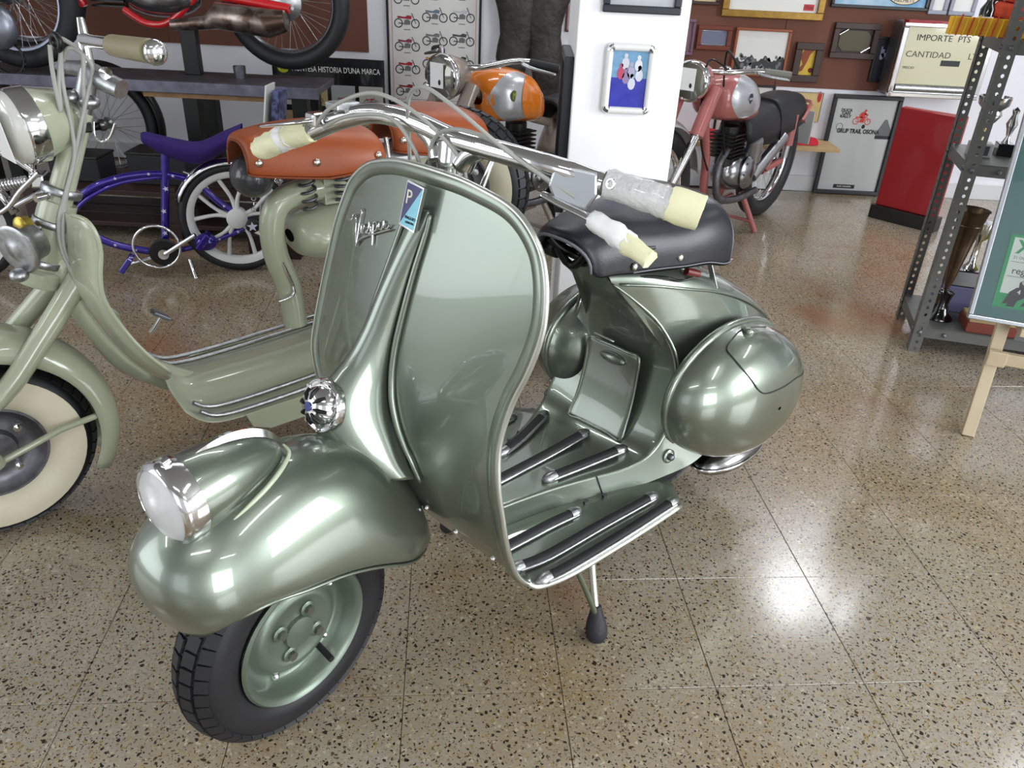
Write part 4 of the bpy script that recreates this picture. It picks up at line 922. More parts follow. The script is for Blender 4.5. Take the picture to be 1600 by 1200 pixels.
# deck channel
A = []
for x, z in cr([(-.365, .300), (-.40, .262), (-.45, .243), (-.55, .240), (-.66, .242), (-.80, .25), (-.92, .26)], 4):
    A.append([(x, y, z + dz) for y, dz in ((.185, -.040), (.165, -.034), (.12, -.03), (.085, -.022), (.065, .004), (.03, .012), (0, .013), (-.03, .012), (-.065, .004), (-.085, -.022), (-.12, -.03), (-.165, -.034), (-.185, -.04))])
G().grid(A).obj('deck', PG, se, smooth=180, solid=.004, sub=1)
sk_ = G(); prof = [(-.50, .205), (-.515, .165), (-.56, .145), (-.90, .150), (-.92, .21)]
for s in (1, -1): G().prism(prof, (0, -.004 * s, 0), (0, s * .188, 0)).obj('deck_skirt', PG, se, bevel=.001)
for s in (1, -1):
    for y, z in ((.178, .214), (.135, .217)):
        G().tube(cr([(-.40, s * y, z + .03), (-.45, s * y, z + .004), (-.60, s * y, z + .003), (-.88, s * y, z + .018)], 5), .006, 8).obj('deck_strip', ALU, se, smooth=60)
    # leg shield lobe following the column then the deck
    A = []; oe_ = [(112, 336), (134, 344), (150, 365), (158, 395), (157, 430), (163, 468), (190, 510), (228, 552), (268, 582)]; ie_ = [(100, 332), (101, 352), (101, 378), (103, 405), (110, 435), (128, 475), (160, 520), (200, 562), (240, 590)]
    for a, b2, yw in zip(cr(oe_, 3), cr(ie_, 3), cr([(.10, 0), (.15, 0), (.165, 0), (.165, 0), (.165, 0), (.165, 0), (.17, 0), (.18, 0), (.185, 0)], 3)):
        p, q_ = su(a[0], a[1], yw[0]), su(b2[0], b2[1], .05)
        A.append([(q_[0] + (p[0] - q_[0]) * t ** 1.4, s * (.05 + (yw[0] - .05) * math.sin(t * PI / 2)), q_[2] + (p[2] - q_[2]) * t) for t in np.linspace(0, 1, 9)])
    for (x, z, w0, w1) in () and cr([(-.135, .665, .05, .085), (-.150, .64, .045, .135), (-.175, .59, .045, .165), (-.205, .53, .045, .178), (-.235, .47, .042, .172), (-.262, .42, .04, .160), (-.30, .365, .04, .165), (-.345, .31, .04, .18), (-.40, .25, .04, .188), (-.46, .222, .05, .188)], 4):
        A.append([(x - .018 * math.sin(PI * t) * 0 - .02 * t, s * (w0 + (w1 - w0) * t), z) for t in np.linspace(0, 1, 9)])
    G().grid(A).obj('leg_shield', PG, se, smooth=180, solid=.003)
    G().tube([A[i][-1] for i in range(len(A))], .0045, 8).obj('shield_edge', PG, se, smooth=180)
pd = G().tube([su(235, 520, .09), su(252, 494, .09)], .005, 8).obj('brake_pedal', CHROME, se, smooth=60); G().bar(su(238, 487, .09), su(264, 497, .09), .03, .008).obj('pedal_pad', STEEL, pd, bevel=.002)
# rear tube loop, tank, engine
LP = [su(462, 505), su(452, 450), su(432, 400), su(425, 352), su(436, 318), su(470, 300), su(530, 292), su(600, 300), (-1.10, 0, .55), (-1.22, 0, .45), (-1.28, 0, .30)]
G().tube(cr(LP, 6), .031, 16).obj('frame_loop', PG, se, smooth=60)
A = []
for x, r, zc in cr([(-.74, .02, .555), (-.745, .045, .555), (-.765, .070, .555), (-.83, .088, .553), (-.95, .090, .550), (-1.05, .088, .548), (-1.10, .06, .548), (-1.115, .02, .548)], 3):
    A.append([(x, r * 1.25 * math.cos(a), zc + r * .78 * math.sin(a)) for a in np.linspace(0, 2 * PI, 28, endpoint=False)])
G().grid(A, cv=True).obj('fuel_tank', PG, se, smooth=180)
for k in range(6): G().lathe([(.052, -.003), (.054, 0), (.052, .003)], np.array((-.90, .02, .465)) - np.array((0, 0, .013)) * k, (.15, 0, 1), 24).obj('cooling_fin', ALU, se, smooth=50)
G().cyl((-.905, .02, .48), (-.915, .02, .36), .042).obj('cylinder', BLACKM, se, smooth=50)
G().ell((-.98, .03, .29), (.16, .09, .09)).obj('engine_case', BLACKM, se, smooth=180)
G().tube(cr([(-.70, .03, .50), (-.72, .04, .42), (-.68, .03, .40)], 4), .004, 6).obj('throttle_link', CHROME, se, smooth=60)
G().box((-.80, .08, .40), (.05, .03, .08)).obj('regulator_box', BLACKM, se, bevel=.004)
swheel(se, (-1.28, 0, .205), .208, .05)
sp_ = G().tube(cr([su(462, 560, .05), su(470, 590, .06), su(450, 615, .10), su(420, 632, .14)], 4), [.012, .013, .010, .012], 10).obj('stand', STEEL, se, smooth=60)
# saddles
def tan_saddle(x0, x1, zt, zb, nm, drop=.03):
    L_ = x1 - x0; A = []
    for t, hw, dz in cr([(0, .055, -.022), (.02, .075, -.008), (.15, .095, .0), (.35, .115, .006), (.6, .135, .006), (.85, .142, -.002), (.97, .135, -.012), (1, .12, -.025)], 3):
        A.append(arch(x0 + L_ * t, hw, zt + dz, zb + drop * (.5 - abs(t - .5)) * -1, 2.8))
    c_ = G().grid(A).obj(nm, OLEATH, se, smooth=180, solid=.004, sub=1)
    G().tube([p for p in A[0]], .003, 6).obj('piping', mat('dark_tan_piping', '7E3A1C', .5), c_, smooth=180)
    G().tube([r_[0] for r_ in A], .003, 6).obj('piping', mat('dark_tan_piping', '7E3A1C', .5), c_, smooth=180)
    for t in (.22, .50, .78):
        i = int(t * (len(A) - 1)); p = A[i][1]
        G().lathe([(.0085, -.003), (.0085, .002), (.004, .005), (.0001, .0055)], (p[0], p[1] + .003, p[2] + .004), (0, 1, 0), 14).obj('brass_stud', mat('nickel_stud', 'D8D4C8', .25, 1), c_, smooth=60)
    return c_
a0 = su(372, 215, .07); a1 = su(580, 235, .12)
tan_saddle(a0[0] - .02, a1[0] - .04, .822, .735, 'front_saddle')
b0 = su(610, 235, .12); b1 = su(738, 205, .12)
tan_saddle(b0[0] - .05, b1[0] - .055, .835, .745, 'rear_saddle')
G().ell((a0[0] - .05, 0, .715), (.05, .06, .05)).obj('saddle_nose_block', mat('dark_smoked_plastic', '3A3A3E', .25, .3, .5), se, smooth=180)
coil((a0[0] - .18, .03, .62), (a0[0] - .17, .03, .74), .018, .004, 6, se, STEEL); coil((a1[0] + .05, .06, .64), (a1[0] + .05, .06, .74), .018, .004, 6, se, STEEL)
G().box((-.855, 0, .68), (.05, .06, .11)).obj('saddle_post', PG, se, bevel=.003)
G().box((-.97, 0, .728), (.30, .16, .012)).obj('saddle_plate', mat('white_saddle_pan', 'C8CACC', .4), se, bevel=.003)
G().tube([(a1[0] - .06, .09, .79), (a1[0] - .09, .10, .56)], .006, 8).obj('grab_strut', CHROME, se, smooth=60)
# spare wheel standing at the tail
scn = su(718, 284, 0.); u_ = scn
swheel(se, tuple(scn + np.array((0, .0, 0))), .205, .052, (1, .60, .0))
G().tube([scn, (scn[0] + .12, 0, .55)], .014, 10).obj('spare_wheel_bracket', PG, se, smooth=60)

# ------------------------------------------------------------------ purple low bicycle
P = Frame(-1.12, 3.06, 195)
def pu(px, py, y=0.):
    d = RW @ np.array([(px - 800) / FPX, (py - 600) / FPX, 1.]); c = P.R.T @ (np.array([0, 0, CAMH]) - P.O); d = P.R.T @ d
    return c + d * (y - c[1]) / d[1]
pe = empty('bicycle', 'purple low-rider bicycle with white stars and white mag wheel at the left', 'bicycle', P)
PUR = mat('candy_purple_paint', '2C148A', .2, .45, 1); STAR = mat('silver_star_sticker', 'C9C6DA', .4)
hubp = (0.0, 0, .22)
G().ring(hubp, .199, .021, (0, 1, 0), 56, 10).obj('tyre', TYRE, pe, smooth=180)
MAG = mat('white_mag_plastic', 'D6D6D4', .4)
mg = G().lathe([(.186, -.02), (.186, .02), (.168, .018), (.160, .010), (.160, -.010), (.168, -.018), (.186, -.02)], hubp, (0, 1, 0), 56, caps=False).obj('mag_rim', MAG, pe, smooth=50)
for k in range(5):
    a = k * 2 * PI / 5 + .3
    for da, rr in ((-.16, .05), (.16, .05)):
        p = [(math.cos(a + da * .3) * .03, 0, .22 + math.sin(a + da * .3) * .03), (math.cos(a + da) * .085, 0, .22 + math.sin(a + da) * .085), (math.cos(a + da * 2.0) * .168, 0, .22 + math.sin(a + da * 2.0) * .168)]
        G().tube(cr(p, 5), [.014, .009, .011], 8, flat=.8).obj('mag_spoke', MAG, mg, smooth=180)
G().lathe([(.035, -.025), (.04, -.02), (.04, .02), (.035, .025)], hubp, (0, 1, 0), 24).obj('mag_hub', MAG, pe, smooth=50)
ca_ = G().lathe([(.022, .05), (.026, .052), (.026, .066), (.02, .07), (.0001, .07)], (-.06, .02, .21), (0, 1, 0), 24).obj('axle_cap', BLACKM, pe, smooth=50)
def starpoly(r, r2=.42, rot=PI / 2, n=5): return [((r if k % 2 == 0 else r * r2) * math.cos(rot + k * PI / n), (r if k % 2 == 0 else r * r2) * math.sin(rot + k * PI / n)) for k in range(2 * n)]
G().prism(starpoly(.021), (0, .002, 0), (-.06, .0915, .21)).obj('cap_star', STAR, ca_)
def ptube(nm, pts, r, par=pe, m=PUR, n=12): return G().tube(cr(pts, 7), r, n).obj(nm, m, par, smooth=60)
top_t = ptube('top_tube', [pu(118, 312), pu(150, 290), pu(200, 275), pu(255, 272), pu(305, 285), pu(345, 318), pu(395, 350)], .0135)
low_t = ptube('second_tube', [pu(112, 335), pu(140, 308), pu(190, 285), pu(255, 276)], .009)
dwn = ptube('down_tube', [pu(128, 350), pu(155, 372), pu(195, 386), pu(258, 396)], .0145)
stt = ptube('seat_tube', [pu(258, 398), pu(258, 232)], .0155)
chs = ptube('chain_stay', [pu(258, 396), pu(330, 378), pu(402, 348)], .011)
ptube('head_tube', [pu(96, 300), pu(118, 350)], .018)
for tb_, q in ((stt, ((258, 392), (258, 364), (256, 330), (259, 295))), (top_t, ((180, 279), (232, 272), (270, 275), (350, 322))), (dwn, ((180, 383), (212, 391))), (chs, ((372, 362), (343, 374)))):
    for px, py in q:
        c_ = pu(px, py, .0168); G().prism(starpoly(.011 if tb_ is stt else .007, rot=1.3), (0, .0012, 0), tuple(c_)).obj('star', STAR, tb_)
sdl = []
for t, hw, zt in cr([(0, .015, 0), (.06, .03, .004), (.3, .05, -.02), (.55, .062, -.035), (.8, .075, 0.0), (1, .07, .03)], 4):
    a_ = pu(222 + 160 * t, 221 + (22 if .1 < t < .8 else 10) * math.sin(PI * min(t, 1))); c0 = np.array((pu(222 + 158 * t, 222)[0], 0, .53 + zt))
    sdl.append([(c0[0], hw * math.cos(a), c0[2] + (.018 if math.sin(a) > 0 else .05 * (math.sin(PI * t) ** .5 + .25)) * math.sin(a)) for a in np.linspace(0, 2 * PI, 16, endpoint=False)])
G().grid(sdl, cv=True).obj('banana_seat', mat('purple_velvet', '2A1260', .8, bump=(90, .5, .004)), pe, smooth=180)
ptube('seat_post', [pu(258, 234), pu(256, 215)], .010, m=CHROME); G().box(pu(262, 236), (.05, .03, .014)).obj('seat_clamp', CHROME, pe, bevel=.003)
G().lathe([(.052, -.003), (.056, 0), (.052, .003), (.044, .003), (.0001, .003)], pu(256, 394, .028), (0, 1, 0), 36).obj('chain_ring', BLACKM, pe, smooth=40)
G().ring(pu(245, 386, .035), .085, .006, (0, 1, 0), 40, 8).obj('chain_guard', CHROME, pe, smooth=60)
cr_ = ptube('crank', [pu(258, 397, .05), pu(305, 367, .06)], .009, m=CHROME); G().lathe([(.02, -.005), (.022, 0), (.02, .008)], pu(256, 397, .045), (0, 1, 0), 18).obj('crank_boss', CHROME, cr_, smooth=50)
ptube('crank', [pu(258, 397, -.05), pu(205, 412, -.06)], .009, m=CHROME)
for px, py in ((198, 412), (318, 376)): G().box(pu(px, py, .06), (.07, .06, .022), np.array([[math.cos(.9), 0, math.sin(.9)], [0, 1, 0], [-math.sin(.9), 0, math.cos(.9)]])).obj('pedal', PUR, pe, bevel=.004)
G().ell(pu(322, 378, .03), (.045, .025, .035)).obj('derailleur_case', PUR, pe, smooth=180)
ptube('kickstand', [pu(296, 405, .03), pu(303, 425, .05), pu(312, 450, .09)], .007, m=CHROME)
A = []
for a in np.linspace(.35, 2.5, 18): A.append([(math.cos(a) * (.236 - .02 * t * t), .03 * t, .22 + math.sin(a) * (.236 - .02 * t * t)) for t in np.linspace(-1, 1, 7)])
G().grid(A).obj('rear_fender', CHROME, pe, smooth=180, solid=.002)
ptube('brake_caliper', [pu(286, 268), pu(300, 275), pu(325, 295)], .006, m=CHROME)
# sissy-bar chain hanging behind
for k in range(5): G().ring(pu(396 + (k % 2), 292 + 9 * k, .05), .008, .0025, (1, 0, 0) if k % 2 else (0, 1, 0), 12, 6).obj('hanging_chain_link', CHROME, pe, smooth=60)
# springer fork, handlebar, front wheel
fh = (1.0, 0, .22)
G().ring(fh, .199, .021, (0, 1, 0), 56, 10).obj('tyre', TYRE, pe, smooth=180)
G().lathe([(.186, -.018), (.186, .018), (.16, .01), (.16, -.01), (.186, -.018)], fh, (0, 1, 0), 48, caps=False).obj('mag_rim', MAG, pe, smooth=50)
for k in range(5):
    a = k * 2 * PI / 5; G().tube([(1.0 + .02 * math.cos(a), 0, .22 + .02 * math.sin(a)), (1.0 + .17 * math.cos(a), 0, .22 + .17 * math.sin(a))], .011, 8).obj('mag_spoke', MAG, pe, smooth=60)
for s in (1, -1):
    G().tube(cr([pu(60, 270, s * .05), pu(30, 300, s * .05), pu(5, 330, s * .05), (.96, s * .05, .22)], 4), .009, 8).obj('springer_leg', CHROME, pe, smooth=60)
    G().tube(cr([pu(50, 268, s * .04), pu(25, 250, s * .04), pu(5, 240, s * .04), pu(-10, 235, s * .04)], 4), .010, 8).obj('springer_link', CHROME, pe, smooth=60)
G().tube([pu(50, 250), pu(52, 285)], .014, 12).obj('springer_post', CHROME, pe, smooth=60)
coil(pu(0, 290), pu(45, 283), .018, .005, 9, pe, CHROME)
G().box(pu(62, 280), (.05, .08, .05)).obj('springer_clamp', CHROME, pe, bevel=.008)
G().tube([pu(75, 295), pu(0, 335)], .011, 10).obj('springer_rod', CHROME, pe, smooth=60)
A = []
for a in np.linspace(.2, 1.9, 14): A.append([(1.0 - math.cos(a) * (.238 - .02 * t * t), .032 * t, .22 + math.sin(a) * (.238 - .02 * t * t)) for t in np.linspace(-1, 1, 7)])
G().grid(A).obj('front_fender', CHROME, pe, smooth=180, solid=.002)
# ------------------------------------------------------------------ back wall: boards, frames, posters
BROWN = mat('brown_board', '6E4636', .75, bump=(300, .3, .001), noise=(3, '633D30', .3))
def wq(px):
    """rectangle on the back wall from four pixel corners (any order)"""
    P_ = [at(u, v, y=YB - .02) for u, v in px]; xs = sorted(p[0] for p in P_); zs = sorted(p[2] for p in P_)
    return (xs[0] + xs[1]) / 2, (xs[2] + xs[3]) / 2, (zs[0] + zs[1]) / 2, (zs[2] + zs[3]) / 2
def wbox(name, m, x0, x1, z0, z1, y0, y1, par=None, bevel=0, kind=None): return G().box(((x0 + x1) / 2, (y0 + y1) / 2, (z0 + z1) / 2), (x1 - x0, abs(y1 - y0), z1 - z0)).obj(name, m, par, bevel=bevel, kind=kind)
bz = at(1300, 139, y=YB)[2]; bzl = at(460, 76, y=YB)[2]
def paneled(name, x0, x1, z0, y):                       # hardboard sheets side by side, each with its own edge
    e = bpy.data.objects.new(name, None); COL.objects.link(e); e['kind'] = 'structure'; n = max(1, round((x1 - x0) / 1.22)); w_ = (x1 - x0) / n
    for k in range(n): wbox('board_sheet', BROWN, x0 + k * w_ + .001, x0 + (k + 1) * w_ - .001, z0, 2.2, y - .008, y, e, .0015)
    return e
bxr = at(1384, 145, y=YB)[0] + .35
paneled('trim_1', at(1080, 100, y=YB)[0] - .5, bxr, bz, YB)
paneled('trim_2', XL, at(576, 60, y=YB)[0], bzl, YB)
YW = YB - .008
def framed(name, label, px, fm_, fw, paper, depth=.022, cat='picture', rect=None, y=None, group=None, mount=None):
    x0, x1, z0, z1 = rect or wq(px); y = y or YW
    e = empty(name, label, cat, loc=((x0 + x1) / 2, y, z0), group=group); w_, h_ = x1 - x0, z1 - z0
    for nm, c, d in (('frame_rail', (0, -depth / 2, fw / 2), (w_, depth, fw)), ('frame_rail', (0, -depth / 2, h_ - fw / 2), (w_, depth, fw)),
                     ('frame_stile', (-w_ / 2 + fw / 2, -depth / 2, h_ / 2), (fw, depth, h_ - 2 * fw)), ('frame_stile', (w_ / 2 - fw / 2, -depth / 2, h_ / 2), (fw, depth, h_ - 2 * fw))):
        G().box(c, d).obj(nm, fm_, e, bevel=min(.003, fw * .2))
    pw, ph = w_ - 2 * fw, h_ - 2 * fw
    G().box((0, -depth * .3, h_ / 2), (pw, .003, ph)).obj('print_sheet', paper, e)
    return e, pw, ph, fw, -depth * .3 - .0016
def flat(polys, nm, m, par, y, th=.0006):
    g = G()
    for p in polys: g.prism(p, (0, -th, 0), (0, y, 0), (1, 0, 0), (0, 0, 1))
    return g.obj(nm, m, par, kind='stuff' if len(polys) > 3 else None)
def blobs(rnd, n, x0, x1, z0, z1, r):
    out = []
    for _ in range(n):
        cx_, cz_ = rnd.uniform(x0, x1), rnd.uniform(z0, z1); k = rnd.uniform(.5, 1.2) * r
        out.append([(cx_ + k * rnd.uniform(.6, 1.1) * math.cos(a), cz_ + k * rnd.uniform(.8, 1.5) * math.sin(a)) for a in np.linspace(0, 2 * PI, 8, endpoint=False)])
    return out
def XZ(o, s=1): return axes(o, (1, 0, 0), (0, 0, 1))
GOLD = mat('gilt_wood', '9C7A38', .35, .6, noise=(40, '7C5E28', .3)); DKWOOD = mat('dark_brown_wood', '33201A', .45); REDWOOD = mat('reddish_wood', '6A2E1E', .4); COPPER = mat('copper_brown_wood', '8A4A2C', .4)
BLKF = mat('black_frame', '17171A', .4); PAPER = mat('white_paper', 'D6D6D2', .6); GREYP = mat('grey_paper', 'A8AAA8', .6)
# gold framed sheet, cropped by the picture's top
e, pw, ph, fw, yy = framed('gilt_frame', 'wide gilt frame holding a white sheet with red tag, top of brown board', None, GOLD, .035, PAPER, .03, rect=(lambda q: (q[0], q[1], q[2], q[2] + .42))(wq([(1126, 20), (1281, 34), (1126, 20), (1281, 34)])) if False else (at(1126, 20, y=YW)[0], at(1282, 33, y=YW)[0], at(1200, 28, y=YW)[2], at(1200, 28, y=YW)[2] + .4))
r_ = G().box((pw / 2 - .045, yy - .001, fw + .025), (.055, .001, .030)).obj('red_tag', mat('red_print', 'B0202C', .5), e)
text('tag_lettering', 'Ossa', .020, PRINTB, XZ((pw / 2 - .045, yy - .0018, fw + .026)), r_)
# small dark red plaque
e, pw, ph, fw, yy = framed('award_plaque', 'small dark red plaque with a grey plate and silver corners', [(1093, 38), (1146, 42), (1086, 76), (1138, 80)], REDWOOD, .022, mat('slate_grey_plate', '6F7386', .35, .5), .02, 'plaque')
for sx in (-1, 1):
    for sz in (0, 1): G().tube([(sx * pw * .46, yy - .003, fw + ph * (.06 + .88 * sz)), (sx * pw * .36, yy - .003, fw + ph * (.06 + .88 * sz))], .004, 8).obj('silver_corner', CHROME, e, smooth=60)
for sz in (0, 1): G().tube([(-pw * .36, yy - .002, fw + ph * (.06 + .88 * sz)), (pw * .36, yy - .002, fw + ph * (.06 + .88 * sz))], .0015, 6).obj('silver_border', CHROME, e, smooth=60)
# crowd photograph
e, pw, ph, fw, yy = framed('framed_photograph', 'copper brown frame with a black and white photograph of a crowd', [(1152, 39), (1240, 50), (1140, 114), (1222, 124)], COPPER, .014, PAPER, .018)
rnd = random.Random(3); D1, D2, D3 = mat('charcoal_print', '333436', .6), mat('mid_grey_print', '6C6E70', .6), mat('light_grey_print', 'B2B4B2', .6)
flat([[(-pw * .5, fw), (pw * .5, fw)] + [(pw * (.5 - k / 30), fw + ph * (.36 + .06 * math.sin(k * .7) + .03 * math.sin(k * 2.3) - .06 * (k > 24))) for k in range(31)]], 'photo_crowd', D1, e, yy)
flat(blobs(rnd, 26, -pw * .44, pw * .44, fw + ph * .12, fw + ph * .42, .010), 'photo_figures', D2, e, yy - .0008)
flat(blobs(rnd, 12, -pw * .3, pw * .3, fw + ph * .03, fw + ph * .16, .010), 'photo_highlights', D3, e, yy - .0012)
# yellow picture of a runner
e, pw, ph, fw, yy = framed('framed_picture', 'dark wooden frame with a small yellow picture of a running figure', [(1245, 65), (1286, 68), (1234, 126), (1277, 130)], DKWOOD, .036, mat('yellow_print', 'C8A83C', .6), .028)
flat([[(-.03, .05), (-.015, .06), (.0, .10), (.01, .14), (.035, .17), (.02, .18), (.01, .20), (-.01, .20), (-.02, .17), (-.04, .13), (-.03, .11), (-.02, .09), (-.035, .07)]], 'printed_runner', mat('rust_print', '8A4424', .6), e, yy)
G().ell((.028, yy - .0006, .062), (.013, .0006, .013), 14, 8).obj('printed_badge', mat('dark_red_print', '6A1420', .6), e)
# dark plaque with clips
e, pw, ph, fw, yy = framed('award_plaque', 'large dark brown plaque with an octagonal plate and two shiny clips', [(1306, 33), (1376, 39), (1294, 89), (1364, 94)], DKWOOD, .03, mat('dark_brown_panel', '2A1C18', .5), .03, 'plaque')
cz_ = fw + ph / 2; ww, hh = pw * .46, ph * .44
G().prism([(-ww, -hh * .5), (-ww * .7, -hh), (ww * .7, -hh), (ww, -hh * .5), (ww, hh * .5), (ww * .7, hh), (-ww * .7, hh), (-ww, hh * .5)], (0, -.004, 0), (0, yy, cz_)).obj('octagonal_plate', mat('bronze_plate', '3E3A2E', .3, .7), e, bevel=.001)
for sx, sz in ((-1, 1), (1, -1)): G().tube([(sx * ww * .55, yy - .006, cz_ + sz * hh * 1.1), (sx * ww * 1.05, yy - .006, cz_ + sz * hh * .55)], .005, 8).obj('clip', CHROME, e, smooth=60)
# dark photograph
e, pw, ph, fw, yy = framed('framed_photograph', 'black frame with a dark photograph of people beside the pump display', [(1371, 56), (1410, 60), (1357, 127), (1395, 130)], BLKF, .012, mat('dark_navy_print', '22222E', .5), .018)
rnd = random.Random(5); flat(blobs(rnd, 9, -pw * .3, pw * .35, fw + ph * .45, fw + ph * .8, .012), 'photo_figures', mat('dusty_blue_print', '8E90B0', .6), e, yy)
flat(blobs(rnd, 4, 0, pw * .35, fw + ph * .1, fw + ph * .5, .010), 'photo_highlights', mat('teal_print', '5E9A9A', .6), e, yy - .001)
# long black frame with pale blue picture and helmet lettering
zb_ = at(1370, 14, y=YW)[2]; xa, xb = at(1297, 8, y=YW)[0], at(1446, 20, y=YW)[0]
e, pw, ph, fw, yy = framed('framed_poster', 'wide black frame with a pale blue helmets poster, cut by the top edge', None, BLKF, .016, mat('pale_blue_print', 'A9BFCE', .6, noise=(9, '6E9CC0', .12)), .02, rect=(xa, xb, zb_, zb_ + .35))
ov = G().ell((pw * .26, yy - .0006, fw + .055), (.085, .0008, .045), 28, 8).obj('oval_mark', mat('cream_print', 'D8CBB0', .6), e, smooth=180)
G().ring((pw * .26, yy - .0012, fw + .055), .045, .0018, (0, 1, 0), 32, 6).xf(lambda p: np.array((pw * .26 + (p[0] - pw * .26) * 1.88, p[1], p[2]))).obj('oval_border', PRINTB, ov)
text('poster_lettering', 'BELL', .045, mat('orange_print', 'E0905A', .6), XZ((pw * .26, yy - .0022, fw + .068)), ov, sx=1.4)
text('poster_lettering', 'HELMETS', .022, PRINTB, XZ((pw * .26, yy - .0022, fw + .030)), ov, sx=1.2)
# frame cut by the top left and narrow purple panel beside the pillar
e, pw, ph, fw, yy = framed('framed_picture', 'small brown frame above the dark red plaque, cut by the top edge', None, DKWOOD, .016, mat('parchment_print', 'B8AC88', .6), .02, rect=(at(1078, 6, y=YW)[0], at(1122, 8, y=YW)[0], at(1100, 7, y=YW)[2], at(1100, 7, y=YW)[2] + .3))
e, pw, ph, fw, yy = framed('framed_picture', 'narrow mauve panel half hidden by the white pillar', None, mat('mauve_frame', '6E5060', .5), .015, mat('mauve_print', '7A5A68', .6), .02, rect=(at(1068, 40, y=YW)[0] - .1, at(1087, 40, y=YW)[0], at(1080, 86, y=YW)[2], at(1086, 30, y=YW)[2]))
# white frames on the right, top
zz = at(1500, 24, y=YW)[2]
for (a, b2, lab) in ((1448, 1476, 'slim grey frame at the top, just right of the helmets poster'), (1480, 1520, 'grey frame with a white sheet at the top, above the pump display')):
    e, pw, ph, fw, yy = framed('framed_certificate', lab, None, mat('grey_frame', '8C8E9A', .5), .02, PAPER, .02, rect=(at(a, 18, y=YW)[0], at(b2, 22, y=YW)[0], zz, zz + .3), cat='certificate')
    for k in range(2): G().box((0, yy - .0008, fw + .10 + k * .03), (pw * .5, .0008, .004)).obj('printed_line', D2, e)
# certificates below the board
e, pw, ph, fw, yy = framed('framed_certificate', 'black frame with a white sheet behind the pink motorcycle seat', None, BLKF, .012, PAPER, .016, rect=(at(1120, 160, y=YB)[0], at(1207, 160, y=YB)[0], at(1180, 212, y=YB)[2], at(1160, 131, y=YB)[2]), cat='certificate', y=YB)
e, pw, ph, fw, yy = framed('framed_certificate', 'frameless yellowed diploma on the white wall right of the pink motorcycle seat', [(1228, 142), (1290, 146), (1215, 187), (1277, 193)], mat('grey_clip_edge', '8C8C88', .4), .004, mat('yellowed_print', 'BFA66C', .6, noise=(20, 'D0BC86', .3)), .008, 'certificate')
for k in range(4): G().box((0, yy - .0008, ph * (.35 + .13 * k)), (pw * (.5, .35, .6, .3)[k], .0008, .004)).obj('printed_line', mat('faded_ink', '7A6A44', .6), e)
G().ell((pw * .42, yy - .0006, ph * .9), (.012, .0006, .03), 12, 6).obj('red_seal', mat('red_print', 'B0202C', .5), e)
# big framed poster standing on the floor
PX = [(1305, 145), (1411, 152), (1268, 292), (1372, 298)]; y_ = YB - .03
P4 = [at(u, v, y=y_) for u, v in PX]; xs = ((P4[0][0] + P4[2][0]) / 2, (P4[1][0] + P4[3][0]) / 2)
e, pw, ph, fw, yy = framed('framed_poster', 'tall black framed poster with a red rider standing on the floor by the wall', None, BLKF, .022, mat('pale_grey_print', 'B9BDBC', .35, 0, .6), .024, rect=(xs[0], xs[1], .002, (P4[0][2] + P4[1][2]) / 2), y=y_, cat='poster')
H = ph; RED = mat('bright_red_print', 'D23A2C', .5)
def motif(par, M, s, cols, rider=False):
    """flat printed motorcycle, s = half wheelbase"""
    g = G()
    def P2(x, y, z=0): return inM(M, (x * s, y * s, z))
    for cx_ in (-1, 1):
        n = 14; a_ = np.linspace(0, 2 * PI, n, endpoint=False)
        g.add([P2(cx_ + .52 * math.cos(a), .5 + .52 * math.sin(a)) for a in a_] + [P2(cx_ + .40 * math.cos(a), .5 + .40 * math.sin(a)) for a in a_], [(i, (i + 1) % n, (i + 1) % n + n, i + n) for i in range(n)])
    g.mat(1)
    for poly in ([(-.35, .35), (.35, .35), (.42, .75), (.1, .95), (-.3, .85)], ): g.add([P2(*p, .0002) for p in poly], [tuple(range(len(poly)))])
    g.mat(0); g.add([P2(*p, .0001) for p in ((1.02, .5), (1.1, .5), (.62, 1.62), (.52, 1.6))], [(0, 1, 2, 3)]); g.add([P2(*p, .0001) for p in ((-1.0, .45), (-.3, .4), (-.3, .5), (-1.0, .56))], [(0, 1, 2, 3)])
    g.mat(2)
    for poly in ([(-.2, 1.0), (.5, .95), (.6, 1.3), (.1, 1.38), (-.2, 1.2)], [(-1.1, 1.05), (-.2, 1.0), (-.15, 1.18), (-1.1, 1.28)]): g.add([P2(*p, .0003) for p in poly], [tuple(range(len(poly)))])
    if rider:
        g.mat(2)
        for poly in ([(-.5, 1.1), (.1, 1.1), (.5, 1.7), (.2, 2.1), (-.3, 1.9), (-.6, 1.5)], [(.2, 1.6), (.9, 1.45), (.9, 1.6), (.35, 1.95)], [(.15, 2.05), (.45, 2.05), (.55, 2.35), (.3, 2.5), (.1, 2.3)], [(-.4, 1.2), (.4, .6), (.5, .8), (-.1, 1.3)]): g.add([P2(*p, .0004) for p in poly], [tuple(range(len(poly)))])
    o = g.obj('printed_motorcycle', cols, par); return o
motif(e, XZ((-pw * .02, yy - .001, H * .775)), .034, [RED, RED, RED], True)
for k, t_ in enumerate(('DUCA', 'CAN', 'RALLY')): text('poster_lettering', t_, .022, PRINTB, XZ((-pw * .30, yy - .001, H * (.92 - .033 * k))), e, offset=.0008)
text('poster_lettering', 'GRUP TRAIL OSONA', .033, PRINTB, XZ((-pw * .04, yy - .001, H * .70)), e, sx=.78, offset=.0012)
G().ell((.01, yy - .0006, H * .755), (.010, .0006, .012), 12, 6).obj('printed_helmet', PRINTB, e)
G().ring((-pw * .36, yy - .001, H * .745), .018, .0015, (0, 1, 0), 18, 5).obj('printed_crest', D2, e)
